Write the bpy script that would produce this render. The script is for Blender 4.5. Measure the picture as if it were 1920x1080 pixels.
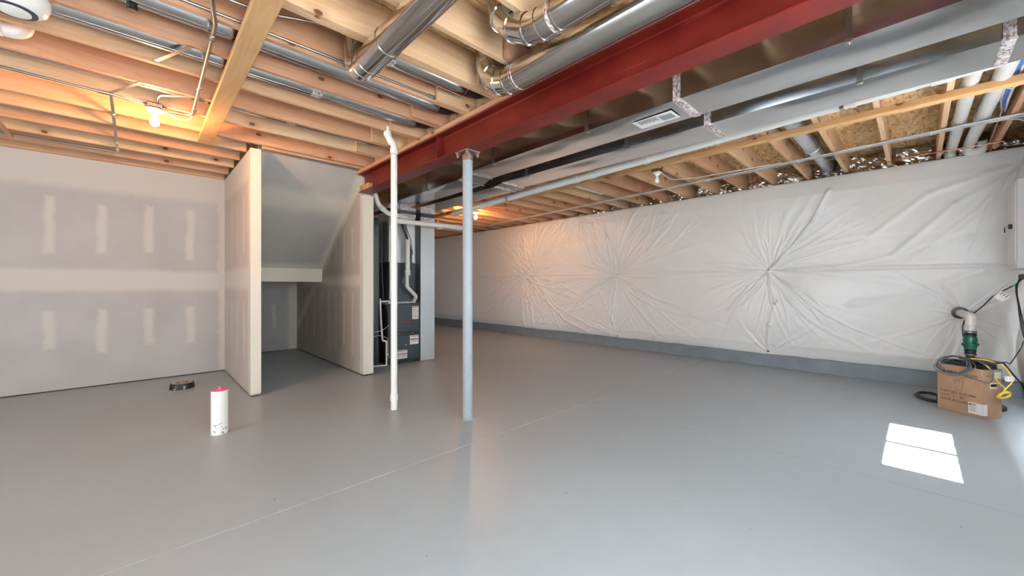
import bpy, bmesh, math, random
import numpy as np
from mathutils import Vector, Matrix
random.seed(7); rng = np.random.default_rng(11)
SC = bpy.context.scene; COL = SC.collection
for o in list(bpy.data.objects): bpy.data.objects.remove(o)
PI = math.pi
# ------------------------------------------------------------------ camera, world, lights, exposure
cam_d = bpy.data.cameras.new('camera'); cam = bpy.data.objects.new('camera', cam_d); COL.objects.link(cam)
cam_d.sensor_width = 36; cam_d.sensor_fit = 'HORIZONTAL'; cam_d.lens = 726/1920*36
cam_d.shift_y = -5/1920; cam_d.clip_start = 0.02
cam.location = (0, 0, 1.19); cam.rotation_euler = (PI/2, 0, math.radians(46.23)-PI/2)
SC.camera = cam
SC.view_settings.view_transform = 'Standard'; SC.view_settings.look = 'None'
SC.view_settings.gamma = 1; SC.view_settings.use_curve_mapping = False
SC.view_settings.exposure = 1.72
SC.cycles.caustics_reflective = False; SC.cycles.caustics_refractive = False; SC.cycles.blur_glossy = 1.0; SC.cycles.sample_clamp_indirect = 5
w = bpy.data.worlds.new('sky'); SC.world = w; w.use_nodes = True
wn = w.node_tree; bgn = wn.nodes['Background']
sky = wn.nodes.new('ShaderNodeTexSky'); sky.sky_type = 'NISHITA'; sky.sun_disc = False; sky.sun_elevation = math.radians(62)
wn.links.new(sky.outputs['Color'], bgn.inputs['Color']); bgn.inputs['Strength'].default_value = 0.15
def lamp(name, kind, loc, rot, energy, color, **kw):
    d = bpy.data.lights.new(name, kind); d.energy = energy; d.color = color
    for k, v in kw.items(): setattr(d, k, v)
    o = bpy.data.objects.new(name, d); COL.objects.link(o); o.location = loc; o.rotation_euler = rot
    return o
# sun from over the right wall, travelling along +Y and down at 62 degrees
lamp('sun', 'SUN', (4, -6, 9), (math.radians(28), 0, 0), 22, (1, .97, .92), angle=math.radians(.5))
# daylight through the sunlit right-wall window, then two added fill lights
lamp('daylight_window', 'AREA', (4.12, -.80, 1.68), (math.radians(78), 0, PI), 240, (.87, .94, 1), shape='RECTANGLE', size=1.1, size_y=.75)
lamp('added_side_fill', 'AREA', (0.6, -.80, 1.55), (math.radians(90), 0, PI), 85, (.87, .94, 1), shape='RECTANGLE', size=2.4, size_y=1.3)  # added fill beside the camera, no known window behind it
lamp('added_rear_fill', 'AREA', (-3.9, 2.4, 1.2), (math.radians(90), 0, -PI/2), 50, (.86, .94, 1), shape='RECTANGLE', size=3.2, size_y=2.0)  # added fill from behind the camera, no known door there
# ------------------------------------------------------------------ node helpers
def srgb(r, g, b):
    f = lambda c: (c/255/12.92) if c/255 <= .04045 else ((c/255+.055)/1.055)**2.4
    return (f(r), f(g), f(b), 1)
class NT:
    def __init__(s, name):
        s.m = bpy.data.materials.new(name); s.m.use_nodes = True; s.t = s.m.node_tree
        s.b = s.t.nodes['Principled BSDF']
    def n(s, typ, **kw):
        x = s.t.nodes.new(typ)
        for k, v in kw.items(): setattr(x, k, v)
        return x
    def put(s, sock, v):
        if isinstance(v, bpy.types.NodeSocket): s.t.links.new(v, sock)
        elif v is not None: sock.default_value = v
    def math(s, op, a, b=None, c=None, clamp=False):
        x = s.n('ShaderNodeMath', operation=op, use_clamp=clamp)
        s.put(x.inputs[0], a); s.put(x.inputs[1], b)
        if c is not None: s.put(x.inputs[2], c)
        return x.outputs[0]
    def coord(s, kind='Object'):
        return s.n('ShaderNodeTexCoord').outputs[kind]
    def mapping(s, v, scale=(1, 1, 1), loc=(0, 0, 0), rot=(0, 0, 0)):
        x = s.n('ShaderNodeMapping'); s.put(x.inputs['Vector'], v)
        x.inputs['Scale'].default_value = scale; x.inputs['Location'].default_value = loc; x.inputs['Rotation'].default_value = rot
        return x.outputs[0]
    def noise(s, v, scale, detail=4, rough=.55, dist=0, out='Fac'):
        x = s.n('ShaderNodeTexNoise'); s.put(x.inputs['Vector'], v)
        x.inputs['Scale'].default_value = scale; x.inputs['Detail'].default_value = detail
        x.inputs['Roughness'].default_value = rough; x.inputs['Distortion'].default_value = dist
        return x.outputs[out]
    def voro(s, v, scale, feature='F1', out='Distance', rand=1):
        x = s.n('ShaderNodeTexVoronoi', feature=feature); s.put(x.inputs['Vector'], v)
        x.inputs['Scale'].default_value = scale; x.inputs['Randomness'].default_value = rand
        return x.outputs[out]
    def ramp(s, f, stops, interp='LINEAR'):
        x = s.n('ShaderNodeValToRGB'); s.put(x.inputs[0], f); e = x.color_ramp; e.interpolation = interp
        while len(e.elements) < len(stops): e.elements.new(.5)
        for el, (p, c) in zip(e.elements, stops):
            el.position = p; el.color = c if len(c) == 4 else (*c, 1)
        return x.outputs[0]
    def mix(s, f, a, b, mode='MIX'):
        x = s.n('ShaderNodeMix', data_type='RGBA', blend_type=mode)
        s.put(x.inputs[0], f); s.put(x.inputs[6], a); s.put(x.inputs[7], b)
        return x.outputs[2]
    def sep(s, v):
        x = s.n('ShaderNodeSeparateXYZ'); s.put(x.inputs[0], v); return x.outputs
    def maprange(s, v, a, b, c=0., d=1., smooth=True):
        x = s.n('ShaderNodeMapRange'); x.interpolation_type = 'SMOOTHSTEP' if smooth else 'LINEAR'
        s.put(x.inputs[0], v)
        for i, k in enumerate((a, b, c, d)): x.inputs[1+i].default_value = k
        return x.outputs[0]
    def bump(s, h, strength=.3, dist=.01):
        x = s.n('ShaderNodeBump'); s.put(x.inputs['Height'], h)
        x.inputs['Strength'].default_value = strength; x.inputs['Distance'].default_value = dist
        s.t.links.new(x.outputs[0], s.b.inputs['Normal'])
    def set(s, **kw):
        names = {'color': 'Base Color', 'rough': 'Roughness', 'metal': 'Metallic', 'spec': 'Specular IOR Level', 'emit': 'Emission Color', 'estr': 'Emission Strength', 'coat': 'Coat Weight', 'alpha': 'Alpha', 'trans': 'Transmission Weight', 'sss': 'Subsurface Weight'}
        for k, v in kw.items(): s.put(s.b.inputs[names[k]], v)
        return s.m
    def rnd(s): return s.n('ShaderNodeObjectInfo').outputs['Random']
def plain(name, c, rough=.5, metal=0, var=.06, scale=9, **kw):
    t = NT(name); n = t.noise(t.coord(), scale, 5)
    lo = tuple(x*(1-var*1.6) for x in c[:3]); hi = tuple(min(1, x*(1+var*1.6)) for x in c[:3])
    t.set(color=t.ramp(n, [(.3, lo), (.7, hi)]), rough=rough if rough < .29 else t.maprange(n, .2, .8, max(.285, rough*.92), min(1, rough*1.12), False), metal=metal, **kw)
    return t.m
def wood(name, axis, pal, dirt=.0):
    t = NT(name); r = t.rnd()
    off = t.math('MULTIPLY', r, 57.3)
    va = t.n('ShaderNodeVectorMath', operation='ADD'); t.put(va.inputs[0], t.coord()); t.put(va.inputs[1], off)
    v = va.outputs[0]
    sc = [22, 22, 22]; sc[axis] = .9
    g = t.noise(t.mapping(v, scale=tuple(sc)), 1.0, 5, .6, .6)
    sc2 = [5, 5, 5]; sc2[axis] = .5
    g2 = t.noise(t.mapping(v, scale=tuple(sc2)), 1.0, 3, .5, 1.2)
    rings = t.math('SINE', t.math('MULTIPLY', g2, 46))
    rings = t.maprange(rings, -.2, 1.0)
    base = t.ramp(r, pal)
    dark = t.mix(1, base, srgb(230, 190, 156), 'MULTIPLY')
    f = t.math('ADD', t.math('MULTIPLY', g, .75), t.math('MULTIPLY', rings, .22), clamp=True)
    col = t.mix(t.math('MULTIPLY', f, .85), base, dark)
    # knots, sparse, elongated along the grain
    sp3 = t.sep(v); cb = t.n('ShaderNodeCombineXYZ'); t.put(cb.inputs[0], t.math('MULTIPLY', sp3[axis], 2.2)); t.put(cb.inputs[1], t.math('MULTIPLY', sp3[2], 3.4))
    x = t.n('ShaderNodeTexVoronoi', voronoi_dimensions='2D'); t.put(x.inputs['Vector'], cb.outputs[0]); x.inputs['Scale'].default_value = 1
    keep = t.math('GREATER_THAN', t.sep(x.outputs['Color'])[0], .38)
    wob = t.math('ADD', x.outputs['Distance'], t.math('MULTIPLY', t.math('SUBTRACT', t.noise(v, 30, 3), .5), .03))
    halo = t.math('MULTIPLY', t.maprange(wob, .20, .04), keep)
    knot = t.math('MULTIPLY', t.maprange(wob, t.math('MULTIPLY', t.sep(x.outputs['Color'])[1], .085) if False else .062, .040), keep)
    col = t.mix(t.math('MULTIPLY', halo, .45), col, srgb(176, 118, 80))
    col = t.mix(t.math('MULTIPLY', knot, .85), col, srgb(92, 52, 34))
    if dirt:
        d = t.maprange(t.noise(v, 2.2, 5, .65), .52, .72)
        col = t.mix(t.math('MULTIPLY', d, dirt), col, srgb(128, 92, 66))
    t.set(color=col, rough=.62, spec=.25)
    t.bump(g, .12, .003)
    return t.m
PAL_PINE = [(0, srgb(202, 160, 132)), (.35, srgb(212, 174, 144)), (.65, srgb(218, 184, 150)), (1, srgb(226, 198, 162))]
PAL_PALE = [(0, srgb(226, 196, 160)), (1, srgb(234, 208, 174))]
PAL_TAN = [(0, srgb(206, 170, 122)), (1, srgb(214, 180, 134))]
M = {}
M['pine_x'] = wood('pine_grain_x', 0, PAL_PINE, .12)
M['pale_x'] = wood('pale_pine_grain_x', 0, PAL_PALE)
M['tan_y'] = wood('tan_timber_grain_y', 1, PAL_TAN, .45)
M['pine_y'] = wood('pine_grain_y', 1, PAL_PINE, .1)
# oriented strand board
t = NT('oriented_strand_board'); v = t.coord()
vv = t.mapping(v, scale=(1, 3.2, 1), rot=(0, 0, .3))
c1 = t.voro(t.mapping(t.noise(v, 6, 2, out='Color'), scale=(.12, .12, .12)), 1) if False else None
dv = t.n('ShaderNodeVectorMath', operation='MULTIPLY_ADD'); t.put(dv.inputs[0], t.noise(v, 14, 2, out='Color')); dv.inputs[1].default_value = (.05, .05, 0); t.put(dv.inputs[2], vv)
cells = t.voro(dv.outputs[0], 13, out='Color'); s1 = t.sep(cells)
col = t.ramp(s1[0], [(0, srgb(172, 132, 84)), (.3, srgb(212, 172, 120)), (.65, srgb(228, 192, 142)), (1, srgb(240, 210, 166))])
fib = t.noise(t.mapping(v, scale=(9, 60, 1), rot=(0, 0, .3)), 1, 4, .6)
col = t.mix(t.math('MULTIPLY', t.maprange(fib, .5, .8), .6), col, srgb(176, 128, 80)); t.set(color=col, rough=.7, spec=.25); t.bump(s1[1], .25, .004); M['osb'] = t.m
# galvanised metals
def galv(name, c, r0, r1, warp=.06, wscale=2.2, sp=26):
    t = NT(name); v = t.coord(); sp_ = t.noise(v, sp, 2)
    n = t.noise(v, 3.5, 3)
    t.set(color=t.mix(t.math('MULTIPLY', sp_, .10), c, tuple(x*.85 for x in c[:3])+(1,)), metal=1.0, rough=t.maprange(t.math('ADD', t.math('MULTIPLY', sp_, .12), t.math('MULTIPLY', n, .88)), .2, .8, r0, r1, False))
    if warp: t.bump(t.noise(v, wscale, 2, .4), warp, .1)
    return t.m
M['duct'] = galv('galvanised_sheet', srgb(205, 208, 210), .16, .25, 0)
M['shiny'] = galv('bright_round_duct', srgb(214, 212, 208), .10, .18, .03, 4, 40)
M['emt'] = galv('conduit_steel', srgb(172, 170, 164), .29, .36, 0)
M['panel_metal'] = galv('pale_galvanised_drop', srgb(218, 224, 228), .38, .52, .04)
t = NT('crumpled_foil'); t.set(color=srgb(232, 231, 228), metal=1.0, rough=.2); t.bump(t.noise(t.coord(), 38, 4), .35, .01); M['foil'] = t.m
# red oxide steel
t = NT('red_oxide_steel'); v = t.coord(); n = t.noise(v, 4, 6); n2 = t.noise(t.mapping(v, scale=(40, 3, 40)), 1, 4)
col = t.mix(t.maprange(n, .3, .75), srgb(98, 22, 15), srgb(116, 33, 25))
col = t.mix(t.math('MULTIPLY', t.maprange(n2, .62, .76), .25), col, srgb(178, 96, 84)); t.set(color=col, rough=.42, spec=.4); M['red'] = t.m
M['column'] = plain('grey_painted_steel', srgb(156, 164, 171), .42, 0, .03, 30)
M['rustbolt'] = plain('rusty_plate', srgb(150, 128, 120), .45, .7, .15, 40)
M['pvc'] = plain('white_pvc', srgb(232, 231, 226), .32, 0, .015, 6)
M['pvc_cream'] = plain('cream_pvc', srgb(222, 220, 208), .35, 0, .02, 6)
M['pink'] = plain('pink_plastic', srgb(240, 96, 150), .4)
M['black'] = plain('black_rubber', srgb(24, 24, 26), .45, 0, .1)
M['black_flat'] = plain('black_plastic', srgb(38, 40, 44), .4, 0, .08)
M['grey_cable'] = plain('grey_cable_jacket', srgb(196, 198, 200), .4)
M['dark_cable'] = plain('dark_grey_cable', srgb(84, 88, 96), .42)
M['blue_cable'] = plain('blue_cable_jacket', srgb(52, 92, 148), .4)
M['yellow'] = plain('yellow_cord', srgb(236, 206, 66), .42, 0, .03)
M['green'] = plain('green_valve_plastic', srgb(10, 92, 70), .4)
M['copper'] = plain('copper_tube', srgb(196, 128, 96), .25, 1, .1, 20)
M['white_paint'] = plain('white_enamel', srgb(222, 224, 228), .4, 0, .01)
M['paper'] = plain('white_paper', srgb(236, 236, 234), .6, 0, .01)
M['print'] = plain('black_print', srgb(40, 36, 34), .7)
M['print_soft'] = plain('faded_brown_print', srgb(92, 62, 44), .8)
M['redprint'] = plain('red_print', srgb(170, 60, 60), .7)
M['canvas'] = plain('dark_canvas_connector', srgb(62, 70, 82), .7, 0, .08)
M['furnace'] = plain('furnace_slate_enamel', srgb(50, 59, 66), .35, 0, .03)
M['furnace_side'] = plain('furnace_black_enamel', srgb(34, 34, 36), .4, 0, .05)
M['lightpaint'] = plain('porcelain', srgb(240, 238, 232), .25, 0, .01)
M['concrete_dark'] = plain('grey_painted_concrete', srgb(126, 134, 140), .55, 0, .07, 5)
M['concrete_top'] = plain('bare_concrete', srgb(190, 172, 160), .8, 0, .08, 12)
M['dark_gap'] = plain('shadow_gap_plate', srgb(60, 56, 52), .9)
M['rear_wall'] = plain('pale_rear_wall', srgb(206, 204, 200), .7, 0, .02, 2)
M['clear'] = plain('clear_plastic', srgb(206, 208, 204), .2, 0, .02)
t = NT('window_glass'); gl = t.n('ShaderNodeBsdfGlossy'); gl.inputs['Roughness'].default_value = .02
tr = t.n('ShaderNodeBsdfTransparent'); mx = t.n('ShaderNodeMixShader')
mx.inputs[0].default_value = .08
for a, b in ((tr.outputs[0], mx.inputs[1]), (gl.outputs[0], mx.inputs[2])): t.t.links.new(a, b)
t.t.links.new(mx.outputs[0], t.t.nodes['Material Output'].inputs[0]); M['glass'] = t.m
t = NT('lit_bulb'); t.set(color=(1, .9, .75, 1), emit=(1, .47, .17, 1), estr=340); M['lit'] = t.m
# cardboard
t = NT('cardboard'); v = t.coord(); n = t.noise(v, 7, 5)
t.set(color=t.ramp(n, [(.3, srgb(170, 136, 110)), (.7, srgb(184, 150, 124))]), rough=.75, spec=.2); M['card'] = t.m
# vapour barrier plastic
t = NT('white_vapour_barrier'); v = t.coord(); n = t.noise(v, 3, 4)
t.set(color=t.ramp(n, [(.2, srgb(231, 232, 232)), (.8, srgb(234, 234, 233))]), rough=.285, spec=.55)
M['poly'] = t.m
# painted concrete floor
t = NT('grey_floor_paint'); v = t.coord(); n = t.noise(v, 1.1, 5); n2 = t.noise(v, 9, 5)
col = t.ramp(t.math('ADD', t.math('MULTIPLY', n, .6), t.math('MULTIPLY', n2, .4)), [(.35, srgb(157, 166, 172)), (.65, srgb(163, 172, 178))])
vx = t.n('ShaderNodeTexVoronoi', voronoi_dimensions='2D'); t.put(vx.inputs['Vector'], v); vx.inputs['Scale'].default_value = 1.7
sp = t.math('LESS_THAN', vx.outputs['Distance'], t.math('MULTIPLY', t.sep(vx.outputs['Color'])[0], .0075))
col = t.mix(sp, col, srgb(70, 70, 68)); t.set(color=col, rough=t.maprange(n2, .3, .7, .35, .41, False), spec=.42)
M['floor'] = t.m
# drywall with joint compound: rectangles (a0,a1,b0,b1,soft) in two object axes
def drywall(name, ax, rects, line=None, paper=(181, 181, 181), mud=(200, 198, 193)):
    t = NT(name); v = t.coord(); wn_ = t.n('ShaderNodeVectorMath', operation='MULTIPLY_ADD')
    t.put(wn_.inputs[0], t.noise(v, 5, 3, out='Color')); wn_.inputs[1].default_value = (.07, .07, .07); t.put(wn_.inputs[2], v)
    s = t.sep(wn_.outputs[0]); A = s[ax[0]]; B = s[ax[1]]; tot = None
    for a0, a1, b0, b1, soft in rects:
        k = t.math('MINIMUM', t.math('SUBTRACT', A, a0+.035), t.math('SUBTRACT', a1+.035, A))
        k = t.math('MINIMUM', k, t.math('MINIMUM', t.math('SUBTRACT', B, b0+.035), t.math('SUBTRACT', b1+.035, B)))
        k = t.maprange(k, -soft*.3, soft*1.2); tot = k if tot is None else t.math('MAXIMUM', tot, k)
    if line:   # taped sloping joint through (a,b)-(c,d), half width hw
        a, b, c, d, hw = line; L = math.hypot(c-a, d-b)
        dist = t.math('ABSOLUTE', t.math('ADD', t.math('MULTIPLY', t.math('SUBTRACT', A, a+.035), -(d-b)/L), t.math('MULTIPLY', t.math('SUBTRACT', B, b+.035), (c-a)/L)))
        k = t.maprange(dist, hw, hw*.4); tot = k if tot is None else t.math('MAXIMUM', tot, k)
    n = t.noise(v, 2.5, 5)
    pc = t.ramp(n, [(.3, srgb(*[x-5 for x in paper])), (.7, srgb(*[x+4 for x in paper]))])
    col = pc if tot is None else t.mix(tot, pc, srgb(*mud))
    t.set(color=col, rough=.85, spec=.2); return t.m
# ------------------------------------------------------------------ geometry helpers (all vertices in world space)
OFF = {}
def link(name, me, mat, parent=None, smooth=False, kind=None):
    o = bpy.data.objects.new(name, me); COL.objects.link(o)
    if mat is not None and not me.materials: me.materials.append(mat)
    off = Vector((0, 0, 0))
    if parent is not None:
        o.parent = parent; off = OFF[parent]
        if off.length > 0: me.transform(Matrix.Translation(-off))
    OFF[o] = off
    if smooth: me.polygons.foreach_set('use_smooth', [True]*len(me.polygons))
    if kind: o['kind'] = kind
    return o
def mesh(verts, faces):
    me = bpy.data.meshes.new('m'); me.from_pydata([tuple(v) for v in verts], [], faces); me.update(); return me
def thing(name, label, cat, loc, group=None):
    o = bpy.data.objects.new(name, None); COL.objects.link(o); o.location = loc; o.empty_display_size = .1
    o['label'] = label; o['category'] = cat
    if group: o['group'] = group
    OFF[o] = Vector(loc); return o
def tag(o, label, cat, group=None):
    o['label'] = label; o['category'] = cat
    if group: o['group'] = group
    return o
def join(*parts):
    V = []; F = []
    for v, f in parts:
        n = len(V); V += list(v); F += [[i+n for i in q] for q in f]
    return V, F
def bxd(x0, x1, y0, y1, z0, z1):
    v = [(x, y, z) for z in (z0, z1) for y in (y0, y1) for x in (x0, x1)]
    return v, [[0, 2, 3, 1], [4, 5, 7, 6], [0, 1, 5, 4], [1, 3, 7, 5], [3, 2, 6, 7], [2, 0, 4, 6]]
def box(name, r, mat, parent=None, bevel=.003, kind=None):
    me = mesh(*bxd(*r))
    if bevel:
        bm = bmesh.new(); bm.from_mesh(me)
        bmesh.ops.bevel(bm, geom=bm.edges[:], offset=bevel, segments=1, affect='EDGES'); bm.to_mesh(me); bm.free()
    return link(name, me, mat, parent, False, kind)
def multi(name, rs, mat, parent=None, smooth=False, kind=None):
    return link(name, mesh(*join(*[bxd(*r) for r in rs])), mat, parent, smooth, kind)
def fillet(pts, rad, n=6):
    pts = [Vector(p) for p in pts]; out = [pts[0]]
    for i in range(1, len(pts)-1):
        a, b, c = pts[i-1], pts[i], pts[i+1]; d1 = (a-b); d2 = (c-b); l1 = d1.length; l2 = d2.length; d1.normalize(); d2.normalize()
        ang = d1.angle(d2, 0)
        if PI-ang < .03: out.append(b); continue
        k = min(rad/math.tan(ang/2), l1*.48, l2*.48); p, q = b+d1*k, b+d2*k
        for j in range(n+1):
            s = j/n; out.append(p*(1-s)**2+b*2*s*(1-s)+q*s*s)
    out.append(pts[-1]); return out
def tubed(pts, r, seg=14, bend=0, cap=True, n=6, rads=None):
    P = fillet(pts, bend, n) if bend else [Vector(p) for p in pts]
    T = []
    for i in range(len(P)):
        d = (P[min(i+1, len(P)-1)]-P[max(i-1, 0)]); T.append(d.normalized())
    u = T[0].orthogonal().normalized(); V = []; F = []
    for i, p in enumerate(P):
        if i:
            ax = T[i-1].cross(T[i])
            if ax.length > 1e-6: u = Matrix.Rotation(T[i-1].angle(T[i]), 3, ax.normalized()) @ u
        w_ = T[i].cross(u).normalized(); rr = rads[i] if rads else r
        for k in range(seg):
            a = 2*PI*k/seg; V.append(p+u*(math.cos(a)*rr)+w_*(math.sin(a)*rr))
    for i in range(len(P)-1):
        for k in range(seg):
            a = i*seg+k; b = i*seg+(k+1) % seg; F.append([a, b, b+seg, a+seg])
    if cap:
        F.append(list(range(seg))[::-1]); F.append([(len(P)-1)*seg+k for k in range(seg)])
    return V, F
def shade(me, ang=40):
    bm = bmesh.new(); bm.from_mesh(me); lim = math.radians(ang)
    for f in bm.faces: f.smooth = True
    for e in bm.edges:
        if len(e.link_faces) == 2 and e.calc_face_angle(0) > lim: e.smooth = False
    bm.to_mesh(me); bm.free(); return me
def tube(name, pts, r, mat, parent=None, seg=14, bend=0, cap=True, rads=None, n=6):
    return link(name, shade(mesh(*tubed(pts, r, seg, bend, cap, n, rads))), mat, parent)
def lathed(prof, origin, axis=(0, 0, 1), seg=24):
    R = Vector((0, 0, 1)).rotation_difference(Vector(axis).normalized()).to_matrix(); o = Vector(origin); V = []; F = []
    for r, z in prof:
        for k in range(seg):
            a = 2*PI*k/seg; V.append(o+R @ Vector((r*math.cos(a), r*math.sin(a), z)))
    for i in range(len(prof)-1):
        for k in range(seg):
            a = i*seg+k; b = i*seg+(k+1) % seg; F.append([a, b, b+seg, a+seg])
    if prof[0][0] > 1e-5: F.append(list(range(seg))[::-1])
    if prof[-1][0] > 1e-5: F.append([(len(prof)-1)*seg+k for k in range(seg)])
    return V, F
def lathe(name, prof, origin, mat, parent=None, axis=(0, 0, 1), seg=24, ang=35):
    me = mesh(*lathed(prof, origin, axis, seg)); bm = bmesh.new(); bm.from_mesh(me)
    bmesh.ops.remove_doubles(bm, verts=bm.verts, dist=1e-6); bmesh.ops.recalc_face_normals(bm, faces=bm.faces); bm.to_mesh(me); bm.free()
    return link(name, shade(me, ang), mat, parent)
def ring(name, c, axis, r, wid, thick, mat, parent, seg=24):   # a collar around a pipe
    return lathe(name, [(r, -wid/2), (r+thick, -wid/2), (r+thick, wid/2), (r, wid/2)], c, mat, parent, axis, seg)
def quad(name, c, u, v, mat, parent, th=.002):
    """thin plate with corner c and edge vectors u, v, extruded by th along u x v"""
    c, u, v = Vector(c), Vector(u), Vector(v); n = u.cross(v).normalized()*th
    V = [c, c+u, c+u+v, c+v]; V += [p+n for p in V]
    return link(name, mesh(V, [[3, 2, 1, 0], [4, 5, 6, 7], [0, 1, 5, 4], [1, 2, 6, 5], [2, 3, 7, 6], [3, 0, 4, 7]]), mat, parent)
def text(name, s, c, u, v, size, mat, parent, th=.0008, spacing=1):
    cu = bpy.data.curves.new('txt', 'FONT'); cu.body = s; cu.size = size; cu.extrude = 0; cu.space_character = spacing; cu.resolution_u = 3
    ob = bpy.data.objects.new('txt', cu); me = bpy.data.meshes.new_from_object(ob)
    bpy.data.objects.remove(ob); c, u, v = Vector(c), Vector(u).normalized(), Vector(v).normalized(); n = u.cross(v)*th
    for q in me.vertices: q.co = c+u*q.co.x+v*q.co.y+n
    me.materials.clear(); return link(name, me, mat, parent)
# smooth 2-D value noise for numpy fields
def vnoise(x, y, seed=0):
    g = np.random.default_rng(seed).random((256, 256)); xi = np.floor(x).astype(int); yi = np.floor(y).astype(int)
    fx = x-xi; fy = y-yi; fx = fx*fx*(3-2*fx); fy = fy*fy*(3-2*fy); a = lambda i, j: g[(xi+i) % 256, (yi+j) % 256]
    return (a(0, 0)*(1-fx)+a(1, 0)*fx)*(1-fy)+(a(0, 1)*(1-fx)+a(1, 1)*fx)*fy-.5
def gridmesh(P):   # P: (n,m,3)
    n, m = P.shape[:2]; idx = np.arange(n*m).reshape(n, m)
    q = np.stack([idx[:-1, :-1], idx[1:, :-1], idx[1:, 1:], idx[:-1, 1:]], -1).reshape(-1, 4)
    me = bpy.data.meshes.new('grid'); me.vertices.add(n*m); me.vertices.foreach_set('co', P.reshape(-1).astype(np.float32))
    me.loops.add(q.size); me.loops.foreach_set('vertex_index', q.reshape(-1).astype(np.int32))
    me.polygons.add(len(q)); me.polygons.foreach_set('loop_start', np.arange(0, q.size, 4, dtype=np.int32))
    me.update(calc_edges=True); me.polygons.foreach_set('use_smooth', np.ones(len(q), bool)); return me
ZJ = 2.66; ZS = 2.895     # joist underside, subfloor underside
# ------------------------------------------------------------------ STRUCTURE: floor
fl = box('floor', (-4.2, 6.95, -1.1, 11.4, -.2, -.012), M['dark_gap'], None, 0, 'structure')
for x0, x1 in ((-4.2, 3.2775), (3.2825, 6.95)):
    for y0, y1 in ((-1.1, 2.3107), (2.3153, 11.4)):
        box('concrete_slab', (x0, x1, y0, y1, -.15, 0), M['floor'], fl, .0015)
# ------------------------------------------------------------------ STRUCTURE: walls
P_ = [(.035+x, y) for x, y in ()]
rl = [(-4.2, .9, 2.27, 2.9, .08), (-4.2, .9, 1.10, 1.395, .05), (.76, .9, 0, 2.7, .03)]
for x in (-1.95, -1.55, -1.15, -.74, -.335, .07, .475):
    rl += [(x-.055, x+.055, 1.56+.05*math.sin(x*9), 2.19+.04*math.sin(x*5), .035), (x-.055, x+.055, .42+.05*math.sin(x*7), .92, .035)]
dry_left = drywall('drywall_left', (0, 2), rl)
wl = box('wall_left', (-4.2, .842, 6.68, 6.79, .012, ZJ), dry_left, None, 0, 'structure')
box('bottom_plate', (-4.2, .84, 6.695, 6.78, 0, .012), M['dark_gap'], wl, 0)
rp = [(4.8, 5.02, 0, 2.7, .03), (6.6, 6.8, 0, 2.7, .03), (4.8, 6.8, 1.12, 1.42, .06), (4.8, 6.8, 2.32, 2.8, .06)]
for y in (5.28, 5.68, 6.08, 6.46): rp += [(y-.05, y+.05, 1.55, 2.2, .05), (y-.05, y+.05, .35, 1.0, .05)]
dry_part = drywall('drywall_partition', (1, 2), rp, None, (190, 180, 170), (206, 198, 186))
wp = box('wall_partition', (.842, .937, 4.905, 8.0, .012, ZJ), dry_part, None, .004, 'structure')
box('bottom_plate', (.855, .925, 4.92, 8.0, 0, .012), M['dark_gap'], wp, 0)
cream = plain('primed_corner_bead', srgb(222, 217, 203), .8, 0, .015, 4)
box('end_cap', (.8405, .9385, 4.8985, 4.9055, .03, ZJ-.003), cream, wp, .002)
rc = [(1.94, 2.2, 0, 1.3, .05), (1.69, 1.77, .42, .86, .03), (1.3, 1.36, .42, .86, .03), (.9, 2.2, 1.16, 1.4, .05)]
wc = box('wall_closet', (.93, 2.11, 8.0, 8.1, .012, 1.5), drywall('drywall_closet', (0, 2), rc, None, (172, 172, 172), (200, 196, 186)), None, 0, 'structure')
box('bottom_plate', (.93, 2.1, 8.015, 8.1, 0, .012), M['dark_gap'], wc, 0)
r2 = [(4.95, 5.12, 0, 2.7, .04), (4.9, 8.1, 1.14, 1.36, .08), (7.9, 8.1, 0, 1.4, .05)]
for y in (5.36, 5.66, 5.98, 6.28, 6.62, 7.0, 7.4): r2 += [(y-.05, y+.05, .28+.07*math.sin(y*8), 1.12, .07), (y-.05, y+.05, 1.5, 2.0, .08)]
dry2 = drywall('drywall_furnace_side', (1, 2), r2, (6.594, 1.46, 4.99, 2.66, .11), (182, 176, 167), (208, 203, 190))
w2 = box('wall_furnace_room', (2.098, 2.231, 5.0, 8.1, .016, 2.378), dry2, None, .004, 'structure')
box('upper_wall', (2.098, 2.231, 5.06, 8.1, 2.378, ZJ), dry2, w2, 0)
box('end_cap', (2.0965, 2.2325, 4.993, 5.001, .03, 2.376), cream, w2, .002)
box('bottom_plate', (2.112, 2.218, 5.02, 8.1, 0, .016), M['dark_gap'], w2, 0)
# sloping soffit under the stairs and its header
y0, z0, y1, z1 = 6.594, 1.451, 4.985, 2.662; ny, nz = (z1-z0), (y0-y1); L = math.hypot(ny, nz); ny, nz = ny/L*.1, nz/L*.1
V = [(x, y, z) for x in (.937, 2.098) for y, z in ((y0, z0), (y1, z1), (y1+ny, z1+nz), (y0+ny, z0+nz))]
rs = [(.9, 2.2, 2.13, 2.42, .1), (.9, 2.2, 1.4, 1.54, .05), (.9, 1.02, 1.4, 2.7, .05), (2.0, 2.2, 1.4, 2.7, .06)]
link('wall_stair_soffit', mesh(V, [[0, 1, 5, 4], [1, 2, 6, 5], [2, 3, 7, 6], [3, 0, 4, 7], [3, 2, 1, 0], [4, 5, 6, 7]]), drywall('drywall_soffit', (0, 2), rs, None, (184, 182, 178), (208, 204, 194)), None, False, 'structure')
box('trim_1', (.937, 2.098, 6.594, 6.72, 1.245, 1.452), cream, None, .003, 'structure')
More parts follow.
